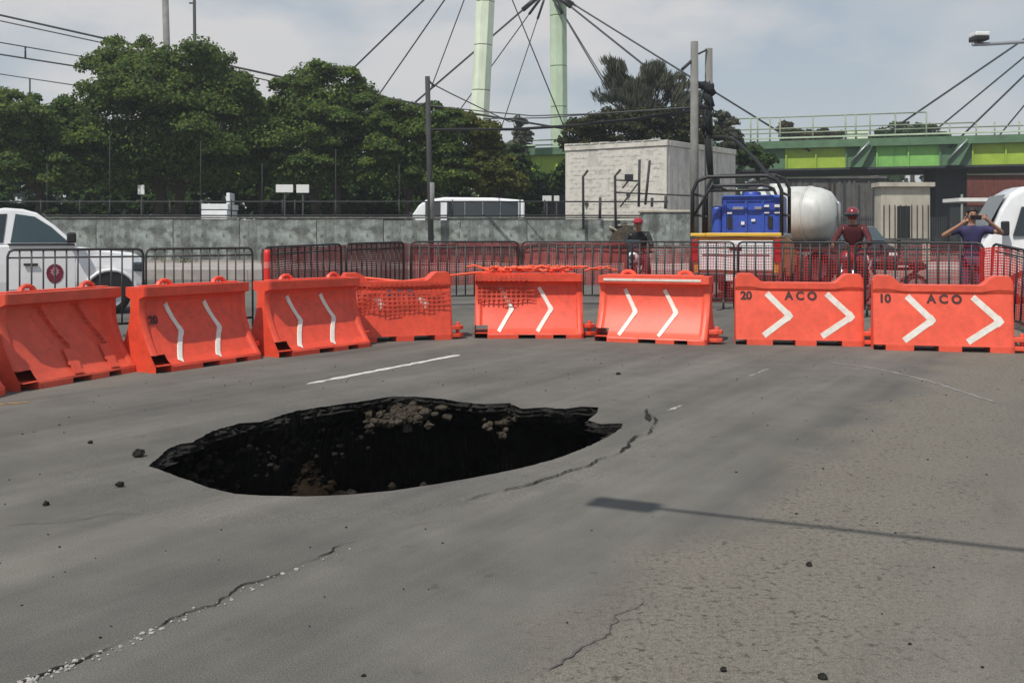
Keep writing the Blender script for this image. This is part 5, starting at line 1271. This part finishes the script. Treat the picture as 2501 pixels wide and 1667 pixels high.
def crown(name, m, parent, lobes, n, size, seed, elong=1.6, updir=None, shell=.62, clumps=90):
    r = np.random.default_rng(seed); L = np.array(lobes, float); vol = (L[:, 3] * L[:, 4] * L[:, 5]) ** .67
    li = r.choice(len(L), clumps, p=vol / vol.sum()); d = r.normal(size=(clumps, 3)); d /= np.linalg.norm(d, axis=1)[:, None]
    d[:, 2] = np.where(d[:, 2] < -.55, -d[:, 2], d[:, 2])
    cc = L[li, :3] + d * L[li, 3:] * r.uniform(shell, 1.0, (clumps, 1)); cr = np.clip(L[li, 3:].min(1) * r.uniform(.25, .5, clumps), .45, 1.35)
    ci = r.choice(clumps, n, p=cr ** 2 / (cr ** 2).sum()); e = r.normal(size=(n, 3)); e /= np.linalg.norm(e, axis=1)[:, None]
    e[:, 2] = np.where(e[:, 2] < -.2, -e[:, 2] * .5, e[:, 2])
    p = cc[ci] + e * (cr[ci] * r.uniform(.55, 1.08, n))[:, None] * np.array((1, 1, .75))
    # interior filler leaves
    nf = n // 3; lf = r.choice(len(L), nf, p=vol / vol.sum()); q = r.normal(size=(nf, 3)); q /= np.linalg.norm(q, axis=1)[:, None]
    p = np.concatenate([p, L[lf, :3] + q * L[lf, 3:] * r.uniform(.25, .8, (nf, 1))]); nn_ = np.concatenate([e * .8, q]); n = n + nf
    nn_ = nn_ + r.normal(size=(n, 3)) * .55 + np.array((0, 0, .35)); nn_ /= np.linalg.norm(nn_, axis=1)[:, None]
    rad_ = p - np.array((0, 0, L[:, 2].min() - 1.5)); rad_ /= np.linalg.norm(rad_, axis=1)[:, None]
    a = np.cross(nn_, r.normal(size=(n, 3))) if updir is None else (rad_ + np.array(updir) * .4 + r.normal(size=(n, 3)) * .35)
    a /= np.linalg.norm(a, axis=1)[:, None]; b_ = np.cross(nn_, a); b_ /= np.linalg.norm(b_, axis=1)[:, None] + 1e-9
    sz = size * r.uniform(.6, 1.3, n)[:, None]
    v = np.stack([p - a * sz * elong / 2, p + b_ * sz / 2 + a * sz * .1, p + a * sz * elong / 2, p - b_ * sz / 2 + a * sz * .1], 1).reshape(-1, 3)
    me = bpy.data.meshes.new(name); me.vertices.add(4 * n); me.vertices.foreach_set('co', v.ravel()); me.loops.add(4 * n); me.polygons.add(n)
    me.loops.foreach_set('vertex_index', np.arange(4 * n)); me.polygons.foreach_set('loop_start', np.arange(0, 4 * n, 4)); me.update(calc_edges=True); me.validate()
    me.materials.append(m); o = bpy.data.objects.new(name, me); C.objects.link(o); o.parent = parent; return o
def tree(name, label, cx, Y, lobes_px, m, n, size, seed, trunks=1, tr=.28, clumps=90, cat='tree', group=None, **kw):
    # lobes: (px,py,rx_px,ry_px,dy) in photo units at this distance
    X = (cx - HX) * Y / FPX; zg = tz(X, Y); k = Y / FPX; t = thing(name, label, cat, (X, Y, zg), 0, group); L = []
    for (px, py, rx, ry, *dy) in lobes_px:
        w_ = W(px, py, Y); L.append((w_.x - X, dy[0] if dy else 0, w_.z - zg, rx * k, rx * k * .85, ry * k))
    crown('crown', m, t, L, n, size, seed, clumps=clumps, **kw)
    rn = random.Random(seed); b = MB(); top = max(l[2] for l in L)
    for i in range(trunks):
        x0 = (i - (trunks - 1) / 2) * 1.1; h0 = min(l[2] - l[5] * .4 for l in L); h0 = max(1.2, h0)
        b.tube([(x0, 0, 0), (x0 + rn.uniform(-.1, .1), 0, h0 * .5), (x0 + rn.uniform(-.25, .25), 0, h0)], [tr, tr * .8, tr * .65], 9)
        for l in rn.sample(L, min(len(L), 5)):
            b.tube([(x0, 0, h0 * .85), (x0 + (l[0] - x0) * .4, l[1] * .5, h0 + (l[2] - h0) * .45), (l[0], l[1], l[2])], [tr * .5, tr * .35, tr * .1], 7)
    b.build('trunk', M_bark, t); return t
GT = 'trees behind the concrete wall'
tree('shade_tree', 'dome-shaped big dark green tree, tallest of the left trees, below the two masts', 415, 54, [(415, 330, 250, 160), (415, 215, 200, 105), (330, 150, 85, 60), (500, 190, 105, 70), (212, 280, 62, 95), (600, 320, 80, 110), (300, 420, 130, 70), (520, 420, 140, 60)], L1, 90000, .125, 1, 2, .35, 170, group=GT)
tree('shade_tree', 'leafy dark tree at the left edge with a yellowish top', 90, 52, [(60, 300, 150, 70), (150, 330, 90, 70), (40, 380, 160, 80), (150, 420, 120, 60), (-90, 330, 120, 90)], L2, 52000, .12, 2, 1, .25, 110, group=GT)
tree('shade_tree', 'mid green tree filling the gap between the big dome and the peaked tree', 640, 58, [(640, 310, 65, 75), (660, 390, 80, 80), (605, 262, 50, 36), (690, 310, 60, 70)], L2, 24000, .12, 3, 1, .22, 60, group=GT)
tree('shade_tree', 'peaked mid green tree right of the big dome, with sky gaps in its crown', 800, 55, [(760, 190, 75, 50), (720, 250, 75, 75), (830, 240, 85, 70), (890, 230, 50, 45), (770, 330, 130, 80), (900, 300, 90, 60), (760, 420, 130, 60), (890, 400, 100, 70)], L2, 60000, .12, 4, 2, .3, 130, group=GT)
tree('shade_tree', 'lower spreading tree behind the wall pole, above the bus', 1020, 53, [(960, 290, 60, 45), (1040, 300, 85, 45), (1000, 370, 110, 70), (1090, 340, 70, 60), (1080, 430, 90, 50), (960, 430, 90, 50)], L1, 42000, .12, 5, 2, .25, 100, group=GT)
tree('shade_tree', 'olive brown bushy tree right of the wall pole, beside the white building', 1220, 54, [(1170, 340, 55, 50), (1200, 400, 70, 50), (1180, 440, 90, 45), (1260, 450, 50, 30), (1150, 320, 36, 26), (1100, 320, 60, 50)], L3, 28000, .11, 6, 1, .2, 90, group=GT)
tree('conifer_tree', 'thin dark conifer between the two pylons', 1267, 78, [(1265, 300, 16, 26), (1272, 345, 24, 30), (1262, 370, 28, 25)], L4, 1800, .25, 7, 1, .15, 16)
t = tree('casuarina_tree', 'wispy dark grey-green tree above the white building, with upright sprays', 1570, 60, [(1560, 240, 90, 60), (1500, 190, 42, 48), (1600, 190, 55, 45), (1650, 235, 50, 50), (1465, 235, 32, 25), (1570, 290, 90, 40), (1700, 260, 34, 40)], L4, 9500, .06, 8, 1, .2, 60, elong=9, updir=(.0, 0, 1.0), shell=.3)
t = thing('hedge', 'dark hedge mass behind the roof of the white building', 'hedge', (W(1545, 0, 58).x, 58, tz(7, 58)))
ox, oz = t.location.x, t.location.z
Lh = []
for px, py, rx, ry in ((1432, 315, 38, 32), (1490, 305, 60, 34), (1560, 305, 75, 40), (1640, 300, 70, 45), (1700, 300, 40, 40), (1420, 350, 50, 50), (1560, 350, 150, 60), (1700, 360, 80, 60)):
    w_ = W(px, py, 58); Lh.append((w_.x - ox, 0, w_.z - oz, rx * 58 / FPX, 1.2, ry * 58 / FPX))
crown('foliage', L6b, t, Lh, 22000, .13, 9, clumps=150); b = MB()
for i in range(6): b.tube([(-2.5 + i, 0, 0), (-2.4 + i, 0, 4.5)], [.1, .05], 6)
b.build('stem', M_bark, t)
tree('shade_tree', 'small brownish tree seen through the bridge screen frames, left one', 1925, 110, [(1920, 325, 26, 28), (1960, 338, 40, 20)], L6, 2200, .3, 10, 1, .2, 20)
tree('shade_tree', 'low brownish shrub tree seen through the bridge screen frames, right one', 2005, 112, [(2000, 335, 36, 20), (2040, 342, 30, 16)], L6, 2000, .3, 11, 1, .2, 20)
tree('shade_tree', 'dark umbrella-shaped tree crown rising behind the green girder', 2228, 105, [(2228, 335, 92, 34), (2170, 345, 50, 22), (2290, 345, 50, 20)], L5, 7000, .22, 12, 1, .3, 70)
tree('shade_tree', 'small grey-green tree right of the twin poles behind the building', 1775, 66, [(1765, 305, 28, 34), (1790, 350, 36, 40), (1820, 385, 40, 30)], L4, 3500, .2, 13, 1, .15, 30)
tree('shade_tree', 'dark shrub tree leaning over the left end of the girder beside the service cable', 1850, 62, [(1835, 385, 35, 26), (1860, 400, 40, 20)], L5, 2200, .18, 14, 1, .15, 24)
# undergrowth and distant planting that read as one mass
ug = []
r_ = np.random.default_rng(3)
for px in range(-140, 1380, 42):
    w_ = W(px + r_.uniform(-15, 15), r_.uniform(440, 500), 63); ug.append((w_.x, w_.y + r_.uniform(-1.5, 1.5), w_.z, r_.uniform(.9, 1.5), 1.0, r_.uniform(.9, 1.7)))
for px in range(-140, 1250, 60):
    w_ = W(px + r_.uniform(-15, 15), r_.uniform(400, 440), 66); ug.append((w_.x, w_.y, w_.z, 1.7, 1.0, 1.6))
for px in range(-140, 1300, 34):
    w_ = W(px + r_.uniform(-15, 15), r_.uniform(505, 560), 64.5); ug.append((w_.x, w_.y, w_.z, 1.3, 1.0, 1.2))
tag(crown('undergrowth', L5, None, ug, 60000, .22, 31, clumps=700), kind='stuff')
fw = []
for px in range(-800, 3400, 60):
    Y = 150; w_ = W(px, 480 + r_.uniform(-14, 20), Y); fw.append((w_.x, Y + r_.uniform(-5, 5), w_.z, 4.5, 3, 5.0)); fw.append((w_.x + 1.8, Y + 6, 2.2, 4.5, 3, 4.0))
tag(crown('far_trees', L5, None, fw, 50000, .7, 32, clumps=900), kind='stuff')
# lower vegetation tufts at the foot of the concrete wall
tf = [(r_.uniform(-22, 3), 39.75, ZW + .05, .18, .08, .16) for _ in range(34)]
tag(crown('weeds', L3, None, tf, 1600, .06, 33, clumps=80), kind='stuff')

# ---------------------------------------------------------------- thin city haze
hm = bpy.data.materials.new('haze_air'); hm.use_nodes = True; ht = hm.node_tree; ht.nodes.clear()
pv_ = N(ht, 'ShaderNodeVolumePrincipled'); pv_.inputs['Color'].default_value = (.93, .96, 1, 1); pv_.inputs['Density'].default_value = .0009; pv_.inputs['Anisotropy'].default_value = .3
ho = N(ht, 'ShaderNodeOutputMaterial'); ht.links.new(pv_.outputs[0], ho.inputs['Volume'])
hb = MB().box(-440, 440, -440, 460, -4.5, 27).build('haze', hm); tag(hb, kind='stuff')
